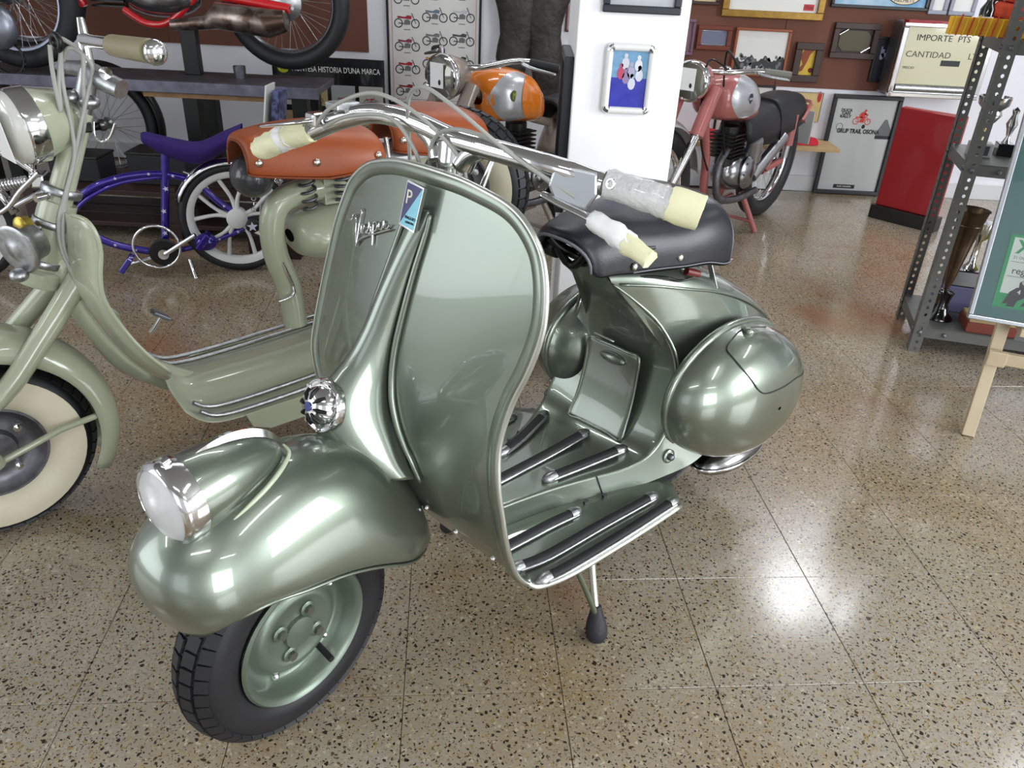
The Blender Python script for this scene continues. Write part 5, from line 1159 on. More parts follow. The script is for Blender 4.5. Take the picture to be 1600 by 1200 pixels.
flat([[(pw * .26, H * .66), (pw * .50, H * .66), (pw * .50, H * .72), (pw * .40, H * .84), (pw * .36, H * .84), (pw * .28, H * .72)]], 'printed_rider_photo', D2, e, yy)
lb = G().box((pw * .38, yy - .001, H * .648), (pw * .24, .001, .018)).obj('black_label', PRINTB, e)
lb = G().box((-pw * .05, yy - .001, H * .085), (pw * .36, .001, .022)).obj('black_label', PRINTB, e); text('label_lettering', 'RAID SAHARA', .013, WHITEP, XZ((-pw * .05, yy - .0018, H * .085)), lb)
# low shelf with red cloth behind the pink motorcycle
zs = at(1290, 226, y=YB - .16)[2]
sh_ = G().box(((at(1050, 220, y=4.5)[0] + at(1303, 230, y=4.6)[0]) / 2, YB - .13, zs - .012), (at(1303, 230, y=4.6)[0] - at(1050, 220, y=4.5)[0], .24, .022)).obj('wall_shelf', mat('light_pine', 'B89C72', .5, noise=(12, 'A88A5E', .3)), bevel=.002); tag(sh_, 'narrow light pine shelf on the white wall behind the pink motorcycle', 'shelf')
rc = G(); A = []; xa, xb = at(1072, 210, y=4.6)[0], at(1275, 218, y=4.6)[0]
for i in range(40):
    t = i / 39; x = xa + (xb - xa) * t; hgt = .03 + .035 * (math.sin(t * 9) ** 2) * (1 - .5 * t)
    A.append([(x, YB - .21, zs + .002), (x, YB - .20, zs + hgt * .7), (x, YB - .14, zs + hgt), (x, YB - .08, zs + hgt * .6), (x, YB - .06, zs + .002)])
tag(rc.grid(A).obj('red_cloth', mat('red_cloth', 'B4142C', .8), smooth=180, sub=1), 'crumpled red cloth lying along the pine shelf', 'cloth')
# ---- fuel pump: red body and chrome display head
pm = empty('display_board', 'deep red upright panel on a black foot right of the framed rally poster', 'panel', loc=(2.15, 4.35, 0))
p_l, p_r = at(1366, 322, z=.06), at(1459, 345, z=.06); dv = (p_r - p_l); dv[2] = 0; wv_ = np.linalg.norm(dv); dv /= wv_; nv = np.array((-dv[1], dv[0], 0)) ; nv = nv if nv[1] > 0 else -nv
o_ = np.array((2.15, 4.35, 0)); Rp = np.array([dv, nv, [0, 0, 1]]).T
zt_ = at(1409, 167, x=None, y=p_l[1])[2]
c_ = (p_l + p_r) / 2 + nv * .03 - o_
G().box((c_[0], c_[1], .035), (wv_ + .03, .09, .07), Rp).obj('plinth', BLACKM, pm, bevel=.004)
G().box((c_[0], c_[1], (.07 + zt_) / 2), (wv_, .05, zt_ - .07), Rp).obj('panel', mat('deep_red_enamel', '8E0F18', .5, 0, .15), pm, bevel=.006)
pm = empty('fuel_pump_head', 'vintage fuel pump display head, chromed with cream dial, on the back wall', 'fuel pump', loc=(2.15, 4.35, 0))
pm.location.y = 4.53; hx0, hx1 = at(1397, 100, y=4.57)[0], at(1542, 100, y=4.57)[0]; hz0, hz1 = at(1383, 150, y=4.57)[2], at(1412, 33, y=4.57)[2]
hxc, hzc = (hx0 + hx1) / 2 - o_[0], (hz0 + hz1) / 2; hw_, hh_ = (hx1 - hx0), (hz1 - hz0)
G().box((hxc, .115, hzc), (hw_, .14, hh_)).obj('head_case', ALU, pm, bevel=.012)
for nm, c, d in (('head_bezel', (hxc, .04, hzc + hh_ / 2 - .012), (hw_, .03, .024)), ('head_bezel', (hxc, .04, hzc - hh_ / 2 + .012), (hw_, .03, .024)), ('head_bezel', (hxc - hw_ / 2 + .014, .04, hzc), (.028, .03, hh_ - .048)), ('head_bezel', (hxc + hw_ / 2 - .014, .04, hzc), (.028, .03, hh_ - .048))):
    G().box(c, d).obj(nm, CHROME, pm, bevel=.005)
dp = G().box((hxc, .041, hzc + hh_ * .06), (hw_ - .05, .006, hh_ * .76)).obj('dial_panel', mat('cream_dial_enamel', 'C6C2A0', .3, 0, .8), pm)
G().box((hxc, .02, hzc + hh_ / 2 + .004), (hw_, .06, .012)).obj('red_top_strip', mat('deep_red_enamel', '8E0F18', .5, 0, .15), pm)
G().cyl((hxc - hw_ * .44, .035, hzc - hh_ * .37), (hxc + hw_ * .44, .035, hzc - hh_ * .37), .020).obj('lamp_tube', ALU, pm, smooth=50)
text('dial_lettering', 'IMPORTE', .042, PRINTB, XZ((hxc - hw_ * .14, .037, hzc + hh_ * .30)), dp, sx=1.1)
text('dial_lettering', 'PTS', .042, PRINTB, XZ((hxc + hw_ * .18, .037, hzc + hh_ * .30)), dp)
text('dial_lettering', 'CANTIDAD', .042, mat('worn_black_print', '5A584C', .6), XZ((hxc - hw_ * .16, .037, hzc + hh_ * .08)), dp, sx=1.1)
text('dial_lettering', 'LTS', .042, mat('worn_black_print', '5A584C', .6), XZ((hxc + hw_ * .34, .037, hzc + hh_ * .08)), dp)
text('dial_lettering', 'PRECIO', .018, mat('worn_black_print', '5A584C', .6), XZ((hxc - hw_ * .34, .037, hzc - hh_ * .10)), dp)
G().box((hxc + hw_ * .10, .038, hzc - hh_ * .02), (.10, .003, .028)).obj('dial_window', D1, dp)
# ---- left part of the wall: poster of many motorcycles, black poster, trousers, narrow mirror
xa, xb = at(606, 80, y=YB)[0], at(751, 90, y=YB)[0]; za = at(640, 163, y=YB)[2]; top = za + 1.0
e, pw, ph, fw, yy = framed('framed_poster', 'tall thin-framed white poster with rows of small printed motorcycles', None, BLKF, .012, mat('white_poster', 'D9D7D4', .3, 0, .5), .018, rect=(xa, xb, za, top), y=YB, cat='poster')
for c, d in (((0, yy - .001, fw + .018), (pw * .93, .0008, .002)), ((-pw * .465, yy - .001, ph / 2), (.002, .0008, ph * .95)), ((pw * .465, yy - .001, ph / 2), (.002, .0008, ph * .95))): G().box(c, d).obj('red_border', mat('pink_red_print', 'B0606A', .6), e)
cols = ['8A2A2A', '3A3A3C', '5A6A74', 'B0202C', 'C08A2C', '2E3A2E', '8A3A50', '7A7A7C', '4A4A4E', 'A02838', '6A7A8A', 'C0C0C0', '5A2A2A', 'B08040', '30343A', 'A0303A', '606468', '3A4A3A']
i = 0
for row in range(8):
    for c3 in range(3):
        z_ = .035 + row * .118 + (0, .035, .07)[c3] - (.03 if c3 == 2 else 0); x_ = (-.30, .01, .31)[c3] * pw
        if z_ > ph - .09: continue
        motif(e, XZ((x_, yy - .001, fw + z_)), .046, [D1, D2, mat('print_' + cols[i % 18], cols[i % 18], .6)]); i += 1
        G().box((x_, yy - .001, fw + z_ - .008), (.035, .0006, .004)).obj('caption', D2, e)
# black panel with photographs and lettering, leaning behind the bench
yM = 4.50; mz1 = at(500, 90, y=yM)[2]; mx0, mx1 = at(425, 110, y=yM)[0], at(600, 110, y=yM)[0]
me_ = empty('black_poster', 'black poster with a row of motorcycle photographs and white lettering behind the bench', 'poster', loc=((mx0 + mx1) / 2, yM, 0))
mw = mx1 - mx0; mh = .62; mz0 = mz1 - mh
pn = G().box((0, .012, (mz0 + mz1) / 2), (mw, .018, mh)).obj('panel', mat('black_poster_face', '121214', .25, 0, .5), me_, bevel=.002)
G().box((0, .015, mz0 / 2), (mw * .8, .012, mz0)).obj('support_board', DKWOOD, me_)
text('poster_lettering', "MONTESA HISTORIA D'UNA MARCA", .040, WHITEP, XZ((mw * .07, .001, mz1 - .060)), pn, sx=.72)
G().ell((-mw * .40, .001, mz1 - .060), (.030, .001, .024), 20, 8).obj('oval_logo', mat('yellow_green_print', 'B8C030', .5), pn)
text('logo_letter', 'M', .030, PRINTB, XZ((-mw * .40, -.0005, mz1 - .060)), pn)
for r_ in range(3):
    for c3 in range(4):
        x_ = (-.375 + .25 * c3) * mw; z_ = mz1 - .19 - r_ * .14
        q = G().box((x_, .0015, z_), (mw * .215, .002, .11)).obj('photo_tile', mat('photo_paper_%d' % ((r_ + c3) % 3), ('B8B4AC', 'A8946C', '9AA0A0')[(r_ + c3) % 3], .5), me_)
        motif(q, XZ((x_, -.0002, z_ - .04)), .026, [D1, D2, mat('print_' + cols[(c3 * 3 + r_) % 18], cols[(c3 * 3 + r_) % 18], .6)])
# hanging trousers
A0 = at(777, 0, y=4.62); tx = at(825, 60, y=4.62); tz = at(825, 165, y=4.62)[2]; tx0, tx1 = at(775, 100, y=4.62)[0], at(878, 100, y=4.62)[0]
te = empty('trousers', 'dark brown leather trousers hanging on the wall left of the pillar', 'trousers', loc=((tx0 + tx1) / 2, 4.62, tz))
TR = mat('dark_brown_leather', '2C2622', .55, bump=(14, .7, .02), noise=(5, '28221E', .3)); hw2 = (tx1 - tx0) / 2
for s in (-1, 1):
    A = []
    for z, w2, cx_ in cr([(0, .075, s * (hw2 - .08)), (.2, .082, s * (hw2 - .083)), (.45, .10, s * (hw2 - .11)), (.58, .11, s * .105), (.75, .105, s * .095), (.95, .09, s * .085), (1.0, .085, s * .08)], 5):
        A.append([(cx_ + w2 * math.cos(a) + .006 * math.sin(z * 30 + 3 * a), .045 * math.sin(a) + .004 * math.sin(z * 22), z) for a in np.linspace(0, 2 * PI, 22, endpoint=False)])
    G().grid(A, cv=True).obj('trouser_leg', TR, te, smooth=180)
G().box((0, 0, 1.02), (.36, .06, .05)).obj('waistband', TR, te, bevel=.01)
# blue crate-like bundle below the trousers
# narrow mirror against the pillar's left side
mi = empty('mirror', 'tall narrow black framed mirror on the left side of the white pillar', 'mirror', loc=(PX0 - .001, 2.38, at(872, 312, y=2.38)[2]))
mzh = at(882, 78, y=2.38)[2] - at(872, 312, y=2.38)[2]
G().box((-.006, 0, mzh / 2), (.008, .22, mzh - .02)).obj('mirror_glass', mat('mirror_glass', 'B8BCC0', .03, 1), mi)
for nm, c, d in (('frame_stile', (-.012, -.12, mzh / 2), (.024, .028, mzh)), ('frame_stile', (-.012, .12, mzh / 2), (.024, .028, mzh)), ('frame_rail', (-.012, 0, .012), (.024, .212, .024)), ('frame_rail', (-.012, 0, mzh - .012), (.024, .212, .024))):
    G().box(c, d).obj(nm, mat('black_grey_frame', '2A2A30', .4), mi, bevel=.003)
# faded poster right of the trousers
e, pw, ph, fw, yy = framed('framed_picture', 'faded pinkish sheet between the trousers and the pillar, at the top', None, mat('dark_red_frame', '5A2C2C', .5), .01, mat('faded_pink_print', 'A08E8C', .6), .012, rect=(at(884, 30, y=YB)[0], at(912, 30, y=YB)[0], at(895, 50, y=YB)[2], at(895, 50, y=YB)[2] + .45), y=YB)
# ---- the two frames on the pillar
YP = PY0
def pil(px): P_ = [at(u, v, y=YP) for u, v in px]; xs = sorted(p[0] for p in P_); zs = sorted(p[2] for p in P_); return (xs[0] + xs[1]) / 2, (xs[2] + xs[3]) / 2, (zs[0] + zs[1]) / 2, (zs[2] + zs[3]) / 2
q = [at(941, 17, y=YP), at(1062, 25, y=YP)]
e, pw, ph, fw, yy = framed('framed_picture', 'black frame with a grey picture at the top of the white pillar', None, mat('dark_slate_frame', '2E3036', .35, .2), .018, mat('silver_grey_print', 'A4A6AC', .6, noise=(14, 'C0C2C8', .2)), .016, rect=(q[0][0], q[1][0], (q[0][2] + q[1][2]) / 2, (q[0][2] + q[1][2]) / 2 + .2), y=YP)
x0, x1, z0, z1 = pil([(949, 64), (1028, 70), (937, 175), (1013, 180)])
e = empty('photo_frame', 'white rounded photo frame with silver corners in the middle of the pillar', 'photo frame', loc=((x0 + x1) / 2, YP, z0)); w_, h_ = x1 - x0, z1 - z0; fr_ = .0095
WF = mat('pearl_white_frame', 'E2E2E0', .3, 0, .5)
rr = .014
for a, b2 in (((-w_ / 2 + rr, 0), (w_ / 2 - rr, 0)), ((-w_ / 2 + rr, h_), (w_ / 2 - rr, h_))): G().tube([(a[0], -.010, a[1] + (fr_ if a[1] == 0 else -fr_)), (b2[0], -.010, b2[1] + (fr_ if b2[1] == 0 else -fr_))], fr_, 12).obj('frame_rail', WF, e, smooth=60)
for s in (-1, 1): G().tube([(s * (w_ / 2 - fr_), -.010, rr), (s * (w_ / 2 - fr_), -.010, h_ - rr)], fr_, 12).obj('frame_stile', WF, e, smooth=60)
for sx in (-1, 1):
    for sz in (0, 1):
        cx_, cz_ = sx * (w_ / 2 - fr_), (fr_ if sz == 0 else h_ - fr_); dz = 1 if sz == 0 else -1
        G().tube(cr([(cx_ - sx * .010, -.010, cz_), (cx_ - sx * .003, -.010, cz_ + dz * .003), (cx_, -.010, cz_ + dz * .010)], 5), fr_ * 1.08, 12).obj('silver_corner', CHROME, e, smooth=60)
pw, ph = w_ - 2.2 * fr_, h_ - 2.2 * fr_; y0 = -.006
G().box((0, y0, h_ / 2), (w_ - 2 * fr_, .004, h_ - 2 * fr_)).obj('photo_sheet', mat('royal_blue_photo', '2A2C96', .3, noise=(30, '3E44B0', .3)), e)
rnd = random.Random(11)
flat([[(-pw / 2, h_ * .52), (pw / 2, h_ * .52), (pw / 2, h_ * .9), (-pw / 2, h_ * .9)]], 'photo_sky', mat('sea_blue_photo', '4E8CB0', .4, noise=(60, '8AA8C8', .3)), e, y0 - .002)
for cx_, cz_, col in ((-.012, .72, 'C8C4D0'), (.022, .70, 'D8D8E0'), (.004, .60, 'A8A0B8'), (-.022, .58, 'B44A6A'), (.026, .56, 'D0D0DC'), (.008, .44, 'C8CCD8'), (-.008, .52, '8A7AA0')):
    flat([[(cx_ + .010 * math.cos(a), h_ * cz_ + .015 * math.sin(a)) for a in np.linspace(0, 2 * PI, 10, endpoint=False)], [(cx_ + .005 * math.cos(a), h_ * cz_ + .019 + .006 * math.sin(a)) for a in np.linspace(0, 2 * PI, 8, endpoint=False)]], 'photo_figure', mat('photo_' + col, col, .5), e, y0 - .0028)
# ------------------------------------------------------------------ steel bench with two motorcycles on it (left)
BW = mat('worn_grey_bench_steel', '4A4A50', .45, .6, noise=(12, '6C6C74', .25), bump=(30, .3, .002)); BWE = mat('scuffed_bench_edge', '7C7C8C', .45, .5, noise=(16, '4C4C56', .3))
bt = at(450, 104, y=4.2)[2]; br = bt - .035; YB0 = 3.78; bx1 = at(528, 136, y=YB0)[0] - .10; bx0 = XL + .5
be = empty('workbench', 'long grey steel workbench along the left wall carrying two motorcycles', 'workbench', loc=(0, 4.1, 0))
G().box(((bx0 + bx1) / 2, -.11, br - .015), (bx1 - bx0, .32, .03)).obj('bench_top', BW, be, bevel=.003)
G().box(((bx0 + bx1) / 2, -.285, br - .022), (bx1 - bx0, .03, .050)).obj('front_rail', BWE, be, bevel=.003)
for x in (bx1 - .1, -1.56, -2.6, bx0 + .1):
    for y in (-.22, 0): G().box((x, y, (br - .03) / 2), (.07, .07, br - .03)).obj('bench_leg', BLACKM, be, bevel=.003)
px_ = G().box(((at(298, 125, y=4.05)[0] + at(302, 45, y=4.05)[0]) / 2, -.05, (br + at(302, 45, y=4.05)[2]) / 2), (.075, .05, at(302, 45, y=4.05)[2] - br)).obj('prop_stand', BLACKM, be, bevel=.004)
G().box((at(320, 150, y=YB0)[0], -.16, br - .062), (.62, .2, .025)).obj('timber_batten', mat('raw_timber', 'A88660', .7, noise=(20, '8C6C48', .3)), be, bevel=.002)
cup = G().lathe([(.0, 0), (.026, 0), (.029, .055), (.026, .055), (.024, .004)], (at(375, 116, y=4.0)[0], 4.0, br + .001), (0, 0, 1), 20).obj('tin_cup', STEEL, smooth=50); tag(cup, 'small dented tin cup standing on the grey workbench', 'cup')
RM = mat('bright_red_paint', 'C01C22', .25, 0, 1); RIM2 = mat('bluish_chrome_rim', 'C4CCDC', .2, .9)
# red motorcycle: its rear wheel shows at the right
re = empty('motorcycle', 'red motorcycle on the workbench with its rear wheel on the right', 'motorcycle', loc=(0, 4.1, bt))
wc = at(447, 8, y=4.1); rx = wc[0]; Rw = .30
spoked(re, (rx, 0, Rw), Rw, .040, ALU, 36)
spoked(re, (rx - 1.24, 0, Rw), Rw, .038, ALU, 36)
ex, ez = at(300, 8, y=4.15)[0], at(300, 8, y=4.15)[2] - bt
G().ell((at(262, 5, y=4.1)[0], -.05, ez + .045), (.19, .10, .095)).obj('crankcase', mat('polished_alloy', 'A9A9AC', .22, .95), re, smooth=180)
for k in range(5): G().box((at(183, 10, y=4.1)[0], -.02, ez - .01 + .022 * k), (.15, .14, .008)).obj('cooling_fin', BLACKM, re)
G().tube(cr([(at(210, 30, y=4.1)[0], -.09, ez - .02), (at(245, 44, y=4.1)[0], -.09, ez - .075), (at(280, 40, y=4.1)[0], -.09, ez - .06), (at(320, 10, y=4.1)[0], -.09, ez + .05)], 6), .016, 10).obj('lower_frame_tube', RM, re, smooth=60)
G().tube(cr([(at(140, -20, y=4.1)[0], -.05, ez + .15), (at(131, 5, y=4.1)[0], -.05, ez + .05), (at(143, 24, y=4.1)[0], -.05, ez - .02)], 5), [.03, .034, .018], 12).obj('front_guard', RM, re, smooth=60)
G().tube([(at(280, 36, y=4.05)[0], -.14, at(280, 36, y=4.05)[2] - bt), (at(335, 32, y=4.05)[0], -.14, at(335, 32, y=4.05)[2] - bt), (at(350, 22, y=4.05)[0], -.14, at(350, 22, y=4.05)[2] - bt), (at(430, 34, y=4.05)[0], -.14, at(430, 34, y=4.05)[2] - bt), (at(455, 30, y=4.05)[0], -.14, at(455, 30, y=4.05)[2] - bt)], [.024, .032, .058, .062, .045], 16).obj('exhaust_silencer', mat('rusty_chrome_silencer', 'B4A8A0', .3, .85, noise=(14, '5C4A40', .12)), re, smooth=60)
G().tube([(at(340, -10, y=4.1)[0], -.06, at(340, -10, y=4.1)[2] - bt), (at(460, 12, y=4.1)[0], -.08, at(460, 12, y=4.1)[2] - bt)], .022, 12).obj('swinging_arm', RM, re, smooth=60)
G().lathe([(.07, -.03), (.085, -.01), (.085, .01), (.05, .03), (.0001, .034)], (rx, -.04, Rw), (0, -1, 0), 24).obj('brake_drum', ALU, re, smooth=50)
for k in range(3): G().lathe([(.008, 0), (.008, .006), (.0001, .006)], (at(420 + 20 * k, 10, y=4.06)[0], -.075, at(420 + 20 * k, 4 + 4 * k, y=4.08)[2] - bt), (0, -1, 0), 8).obj('pivot_bolt', CHROME, re)
G().tube([(ex + .1, 0, ez + .05), (rx - .95, 0, ez + .45)], .02, 10).obj('down_tube', RM, re, smooth=60)
G().tube([(rx - 1.24, -.06, Rw), (rx - 1.05, -.06, Rw + .5)], .02, 10).obj('fork_leg', CHROME, re, smooth=60)
# second machine at the far left: rear wheel with pale rim, engine
yb2 = 3.92; be2 = empty('motorcycle', 'motorcycle at the left end of the workbench with pale rimmed wheel and alloy engine', 'motorcycle', loc=(0, yb2, br + .012))
q = at(20, 8, y=yb2); spoked(be2, (q[0], 0, .30), .30, .042, RIM2, 36, tyre=mat('dark_tyre', '26262A', .6))
G().ring((q[0], -.012, .30), .222, .010, (0, 1, 0), 44, 8).obj('pale_rim_edge', mat('pale_blue_white_rim', 'C8D2E6', .35), be2, smooth=180)
G().ell((at(15, 20, y=yb2)[0] , -.13, at(15, 28, y=yb2)[2] - bt), (.095, .05, .10)).obj('engine_cover', mat('blotchy_alloy', 'A4A8B4', .35, .8, noise=(20, '7A7E8C', .3)), be2, smooth=180)
G().box((at(10, 8, y=yb2)[0], -.16, at(10, 8, y=yb2)[2] - bt), (.09, .05, .06)).obj('red_cover', RM, be2, bevel=.01)
G().ring((at(28, 75, y=yb2)[0], -.09, at(28, 78, y=yb2)[2] - bt), .07, .006, (0, 1, 0), 30, 6).obj('sprocket', BLACKM, be2, smooth=60)
g = G()
for k in range(20): a = k * PI / 10; g.box((at(28, 75, y=yb2)[0] + .076 * math.cos(a), -.09, at(28, 78, y=yb2)[2] - bt + .076 * math.sin(a)), (.008, .006, .008))
g.obj('sprocket_teeth', BLACKM, be2, kind='stuff')
G().tube([(q[0], -.06, .30), (q[0] - .5, -.06, .34)], .02, 10).obj('swinging_arm', DARKG, be2, smooth=60)
spoked(be2, (q[0] - 1.25, 0, .30), .30, .038, RIM2, 20)
# things stored under and before the bench
yu = 4.3; q = at(165, 200, y=yu); ue = empty('moped', 'black moped with spoked wheels parked in the shadow under the workbench', 'moped', loc=(0, yu, 0))
uz = max(.27, q[2]); spoked(ue, (q[0], 0, .285), .285, .030, STEEL, 32); spoked(ue, (q[0] - 1.1, 0, .285), .285, .03, STEEL, 20)
A = []
for a in np.linspace(-.35, 2.3, 24): A.append([(q[0] + math.cos(a) * (.32 - .02 * t * t), .04 * t, .285 + math.sin(a) * (.32 - .02 * t * t)) for t in np.linspace(-1, 1, 7)])
G().grid(A).obj('rear_fender', BLACKM, ue, smooth=180, solid=.003)
G().tube([(q[0], -.05, .285), (q[0] - .45, -.05, .22), (q[0] - .8, 0, .5)], .02, 10).obj('frame_tube', BLACKM, ue, smooth=60)
G().ell((q[0] - .45, 0, .27), (.14, .08, .1)).obj('engine', BLACKM, ue, smooth=180)
G().box((q[0] - .2, 0, .60 if bt > .66 else bt - .08), (.26, .14, .035)).obj('carrier', BLACKM, ue, bevel=.01)
# dark timber rack with parts on the floor under the bench
rk_ = empty('storage_rack', 'low dark wooden rack on the floor behind the purple bicycle', 'rack', loc=(-1.52, 3.56, 0))
for k, z in enumerate((.06, .20)): 
    for j in range(3): G().box((.0, -.13 + .13 * j, z), (1.3, .11, .02)).obj('rack_board', DKWOOD, rk_, bevel=.002)
for x in (-.62, 0, .62):
    for y in (-.16, .16): G().box((x, y, .115), (.05, .03, .23)).obj('rack_post', DKWOOD, rk_)
for k, (x, dx, h, lab) in enumerate(((-.45, .22, .10, 'small black metal box at the left of the low rack'), (-.08, .26, .13, 'larger black battery box in the middle of the low rack'), (.33, .20, .09, 'flat dark box at the right of the low rack'))):
    t_ = G().box((0, 0, h / 2), (dx, .16, h)); b_2 = t_.obj('storage_box', mat('matt_black_box', '222226', .6), bevel=.006, loc=(-1.52 + x, 3.56, .2105)); tag(b_2, lab, 'box', 'dark boxes on the low rack')
    G().box((0, 0, h + .004), (dx + .006, .166, .012)).obj('box_lid', BLACKM, b_2, bevel=.003)
q = at(452, 430, z=0.25)
# papers / blue helmet-like bag standing behind the tan saddle
pq = at(405, 165, y=3.3); pe_ = empty('brochure_stand', 'white papers and a dark blue patterned folder standing behind the tan saddles', 'papers', loc=(pq[0], 3.27, 0))
G().bar((-.03, 0, .10 + .0), (.055, .02, at(412, 130, y=3.3)[2]), .006, .12, (0, 1, 0)).obj('white_sheet', PAPER, pe_)
G().bar((.02, .01, .10), (.085, .04, at(425, 140, y=3.3)[2]), .03, .12, (0, 1, 0)).obj('blue_folder', mat('dark_blue_pattern', '1C2044', .5, noise=(40, '5A6088', .1)), pe_, bevel=.003)
G().box((.03, .0, .05), (.22, .13, .10)).obj('base_box', DKWOOD, pe_, bevel=.004)
# ------------------------------------------------------------------ perforated steel shelving with trophies (right)
s0 = at(1418, 548, z=0); s1 = at(1399, 493, z=0); yv = s1 - s0; dep = float(np.hypot(yv[0], yv[1])); ang = math.degrees(math.atan2(yv[1], yv[0])) - 90
SF = Frame(s0[0], s0[1], ang); she = empty('steel_shelving', 'grey perforated steel shelving unit with trophies at the right', 'shelving', SF)
SHM = mat('grey_shelving_enamel', '6E6E6C', .45, .35, noise=(6, '62625E', .3)); LEN = .92; HT = 2.1
def sl(px, py, y=0., x=None):
    d = RW @ np.array([(px - 800) / FPX, (py - 600) / FPX, 1.]); c = SF.R.T @ (np.array([0, 0, CAMH]) - SF.O); d = SF.R.T @ d
    return c + d * ((y - c[1]) / d[1] if x is None else (x - c[0]) / d[0])
zsh = [sl(1440, 512)[2], sl(1470, 252)[2], sl(1535, 62)[2], 1.75]
def post(x, y, sx, sy):
    """perforated angle: two flanges pierced by rows of slots (real holes)"""
    W_ = .038; th = .0022; n = int(HT / .0262); g = G()
    for ax in (0, 1):
        u = np.array((sx, 0, 0)) if ax == 0 else np.array((0, sy, 0)); nrm = np.array((0, sy, 0)) if ax == 0 else np.array((sx, 0, 0))
        o = np.array((x, y, 0.)); hole = .0052; c = W_ * .55; pitch = HT / n
        for k in range(n):
            z0_, z1_ = k * pitch, (k + 1) * pitch; zc = (z0_ + z1_) / 2
            oc = [(0, z0_), (c, z0_), (W_, z0_), (W_, zc), (W_, z1_), (c, z1_), (0, z1_), (0, zc)]
            an = [math.atan2(b2 - zc, a - c) for a, b2 in oc]; hl_ = [(c + hole * math.cos(t) * 1.0, zc + hole * math.sin(t) * 1.25) for t in an]
            V_ = [o + u * a + np.array((0, 0, b2)) for a, b2 in oc] + [o + u * a + np.array((0, 0, b2)) for a, b2 in hl_]
            V2 = [p + nrm * th for p in V_]
            f = [(i, (i + 1) % 8, (i + 1) % 8 + 8, i + 8) for i in range(8)]
            g.add(V_ + V2, f + [tuple(j + 16 for j in q_)[::-1] for q_ in f] + [(i + 8, (i + 1) % 8 + 8, (i + 1) % 8 + 24, i + 24) for i in range(8)])
    return g.obj('perforated_post', SHM, she)
post(0, 0, 1, 1); post(0, dep, 1, -1); post(LEN, 0, -1, 1); post(LEN, dep, -1, -1)
for k, z in enumerate(zsh):
    G().box((LEN / 2, dep / 2, z), (LEN - .006, dep - .006, .003)).obj('shelf_plate', SHM, she)
    for nm, c, d in (('shelf_lip', (LEN / 2, .0045, z - .018), (LEN - .006, .003, .036)), ('shelf_lip', (LEN / 2, dep - .0045, z - .018), (LEN - .006, .003, .036)), ('shelf_side', (.0045, dep / 2, z - .018), (.003, dep - .012, .036)), ('shelf_side', (LEN - .0045, dep / 2, z - .018), (.003, dep - .012, .036))):
        G().box(c, d).obj(nm, SHM, she)
    for x in (.02, .10): G().lathe([(.008, 0), (.007, .004), (.0001, .006)], (x, .0, z - .018), (0, -1, 0), 10).obj('shelf_bolt', STEEL, she, smooth=50)
    for y in (.03, dep - .03): G().lathe([(.008, 0), (.007, .004), (.0001, .006)], (0, y, z - .018), (-1, 0, 0), 10).obj('shelf_bolt', STEEL, she, smooth=50)
def sw(p): return SF.O + SF.R @ np.array(p)
def onshelf(name, label, cat, x, y, z): e_ = empty(name, label, cat, loc=tuple(sw((x, y, z)))); e_.rotation_euler = (0, 0, math.radians(ang)); return e_
z0 = zsh[0] + .002; tb_ = sl(1462, 502, .12); tx_ = tb_[0]
t1 = onshelf('trophy', 'tall bronze cone trophy on a glossy black base, bottom shelf', 'trophy', tx_, .12, z0)
BRZ = mat('aged_bronze', '6E5A48', .35, .85, noise=(16, '4A3C32', .3)); GLB = mat('gloss_black_base', '101012', .08, 0, 1)
G().lathe([(.0001, 0), (.050, 0), (.050, .006), (.030, .030), (.022, .055), (.026, .08), (.032, .098), (.020, .105), (.0001, .106)], (0, 0, 0), (0, 0, 1), 28).obj('base', GLB, t1, smooth=60)
th = sl(1500, 325, .12)[2] - z0 - .106
G().lathe([(.006, 0), (.010, .02), (.016, .05), (.030, th * .55), (.040, th * .8), (.044, th * .82), (.040, th * .84), (.048, th * .98), (.054, th), (.050, th - .004), (.030, th * .6)], (0, 0, .106), (.02, 0, 1), 28).obj('cone_cup', BRZ, t1, smooth=50)
for s in (-1, 1): G().tube([(s * .010, .02, .106), (s * .030, .03, .106 + th * .8)], .003, 8).obj('side_rod', BRZ, t1, smooth=60)
z1 = zsh[1] + .002; q = sl(1532, 228, .14)
t2 = onshelf('trophy', 'silver twin-lobed cup on a square framed base, middle shelf', 'trophy', q[0], .14, z1)
G().box((0, 0, .022), (.07, .05, .044)).obj('base', mat('marble_grey', '9A9A98', .3), t2, bevel=.003); G().box((0, -.026, .022), (.045, .002, .03)).obj('plate', D1, t2)
hT = sl(1552, 150, .14)[2] - z1
for s in (-1, 1): G().tube([(s * .006, 0, .044), (s * .004, 0, hT * .55)], .004, 8).obj('stem', mat('brass', 'B09A4A', .3, .9), t2, smooth=60)
G().lathe([(.005, hT * .5), (.020, hT * .58), (.034, hT * .70), (.028, hT * .78), (.045, hT * .86), (.050, hT), (.047, hT), (.040, hT * .87), (.01, hT * .62)], (0, 0, 0), (0, 0, 1), 28).obj('cup', CHROME, t2, smooth=60)
t3 = onshelf('trophy', 'small chrome figure trophy on a white plinth beside the silver cup', 'trophy', q[0] + .085, .19, z1)
G().box((0, 0, .02), (.05, .05, .04)).obj('base', GLB, t3, bevel=.002); G().lathe([(.014, .04), (.006, .06), (.012, .085), (.018, .10), (.008, .13), (.012, .145), (.0001, .155)], (0, 0, 0), (0, 0, 1), 18).obj('figure', CHROME, t3, smooth=60)
t4 = onshelf('book_stack', 'reddish brown block lying on the bottom shelf behind the easel', 'book', sl(1538, 480, .10)[0] + .02, .075, z0)
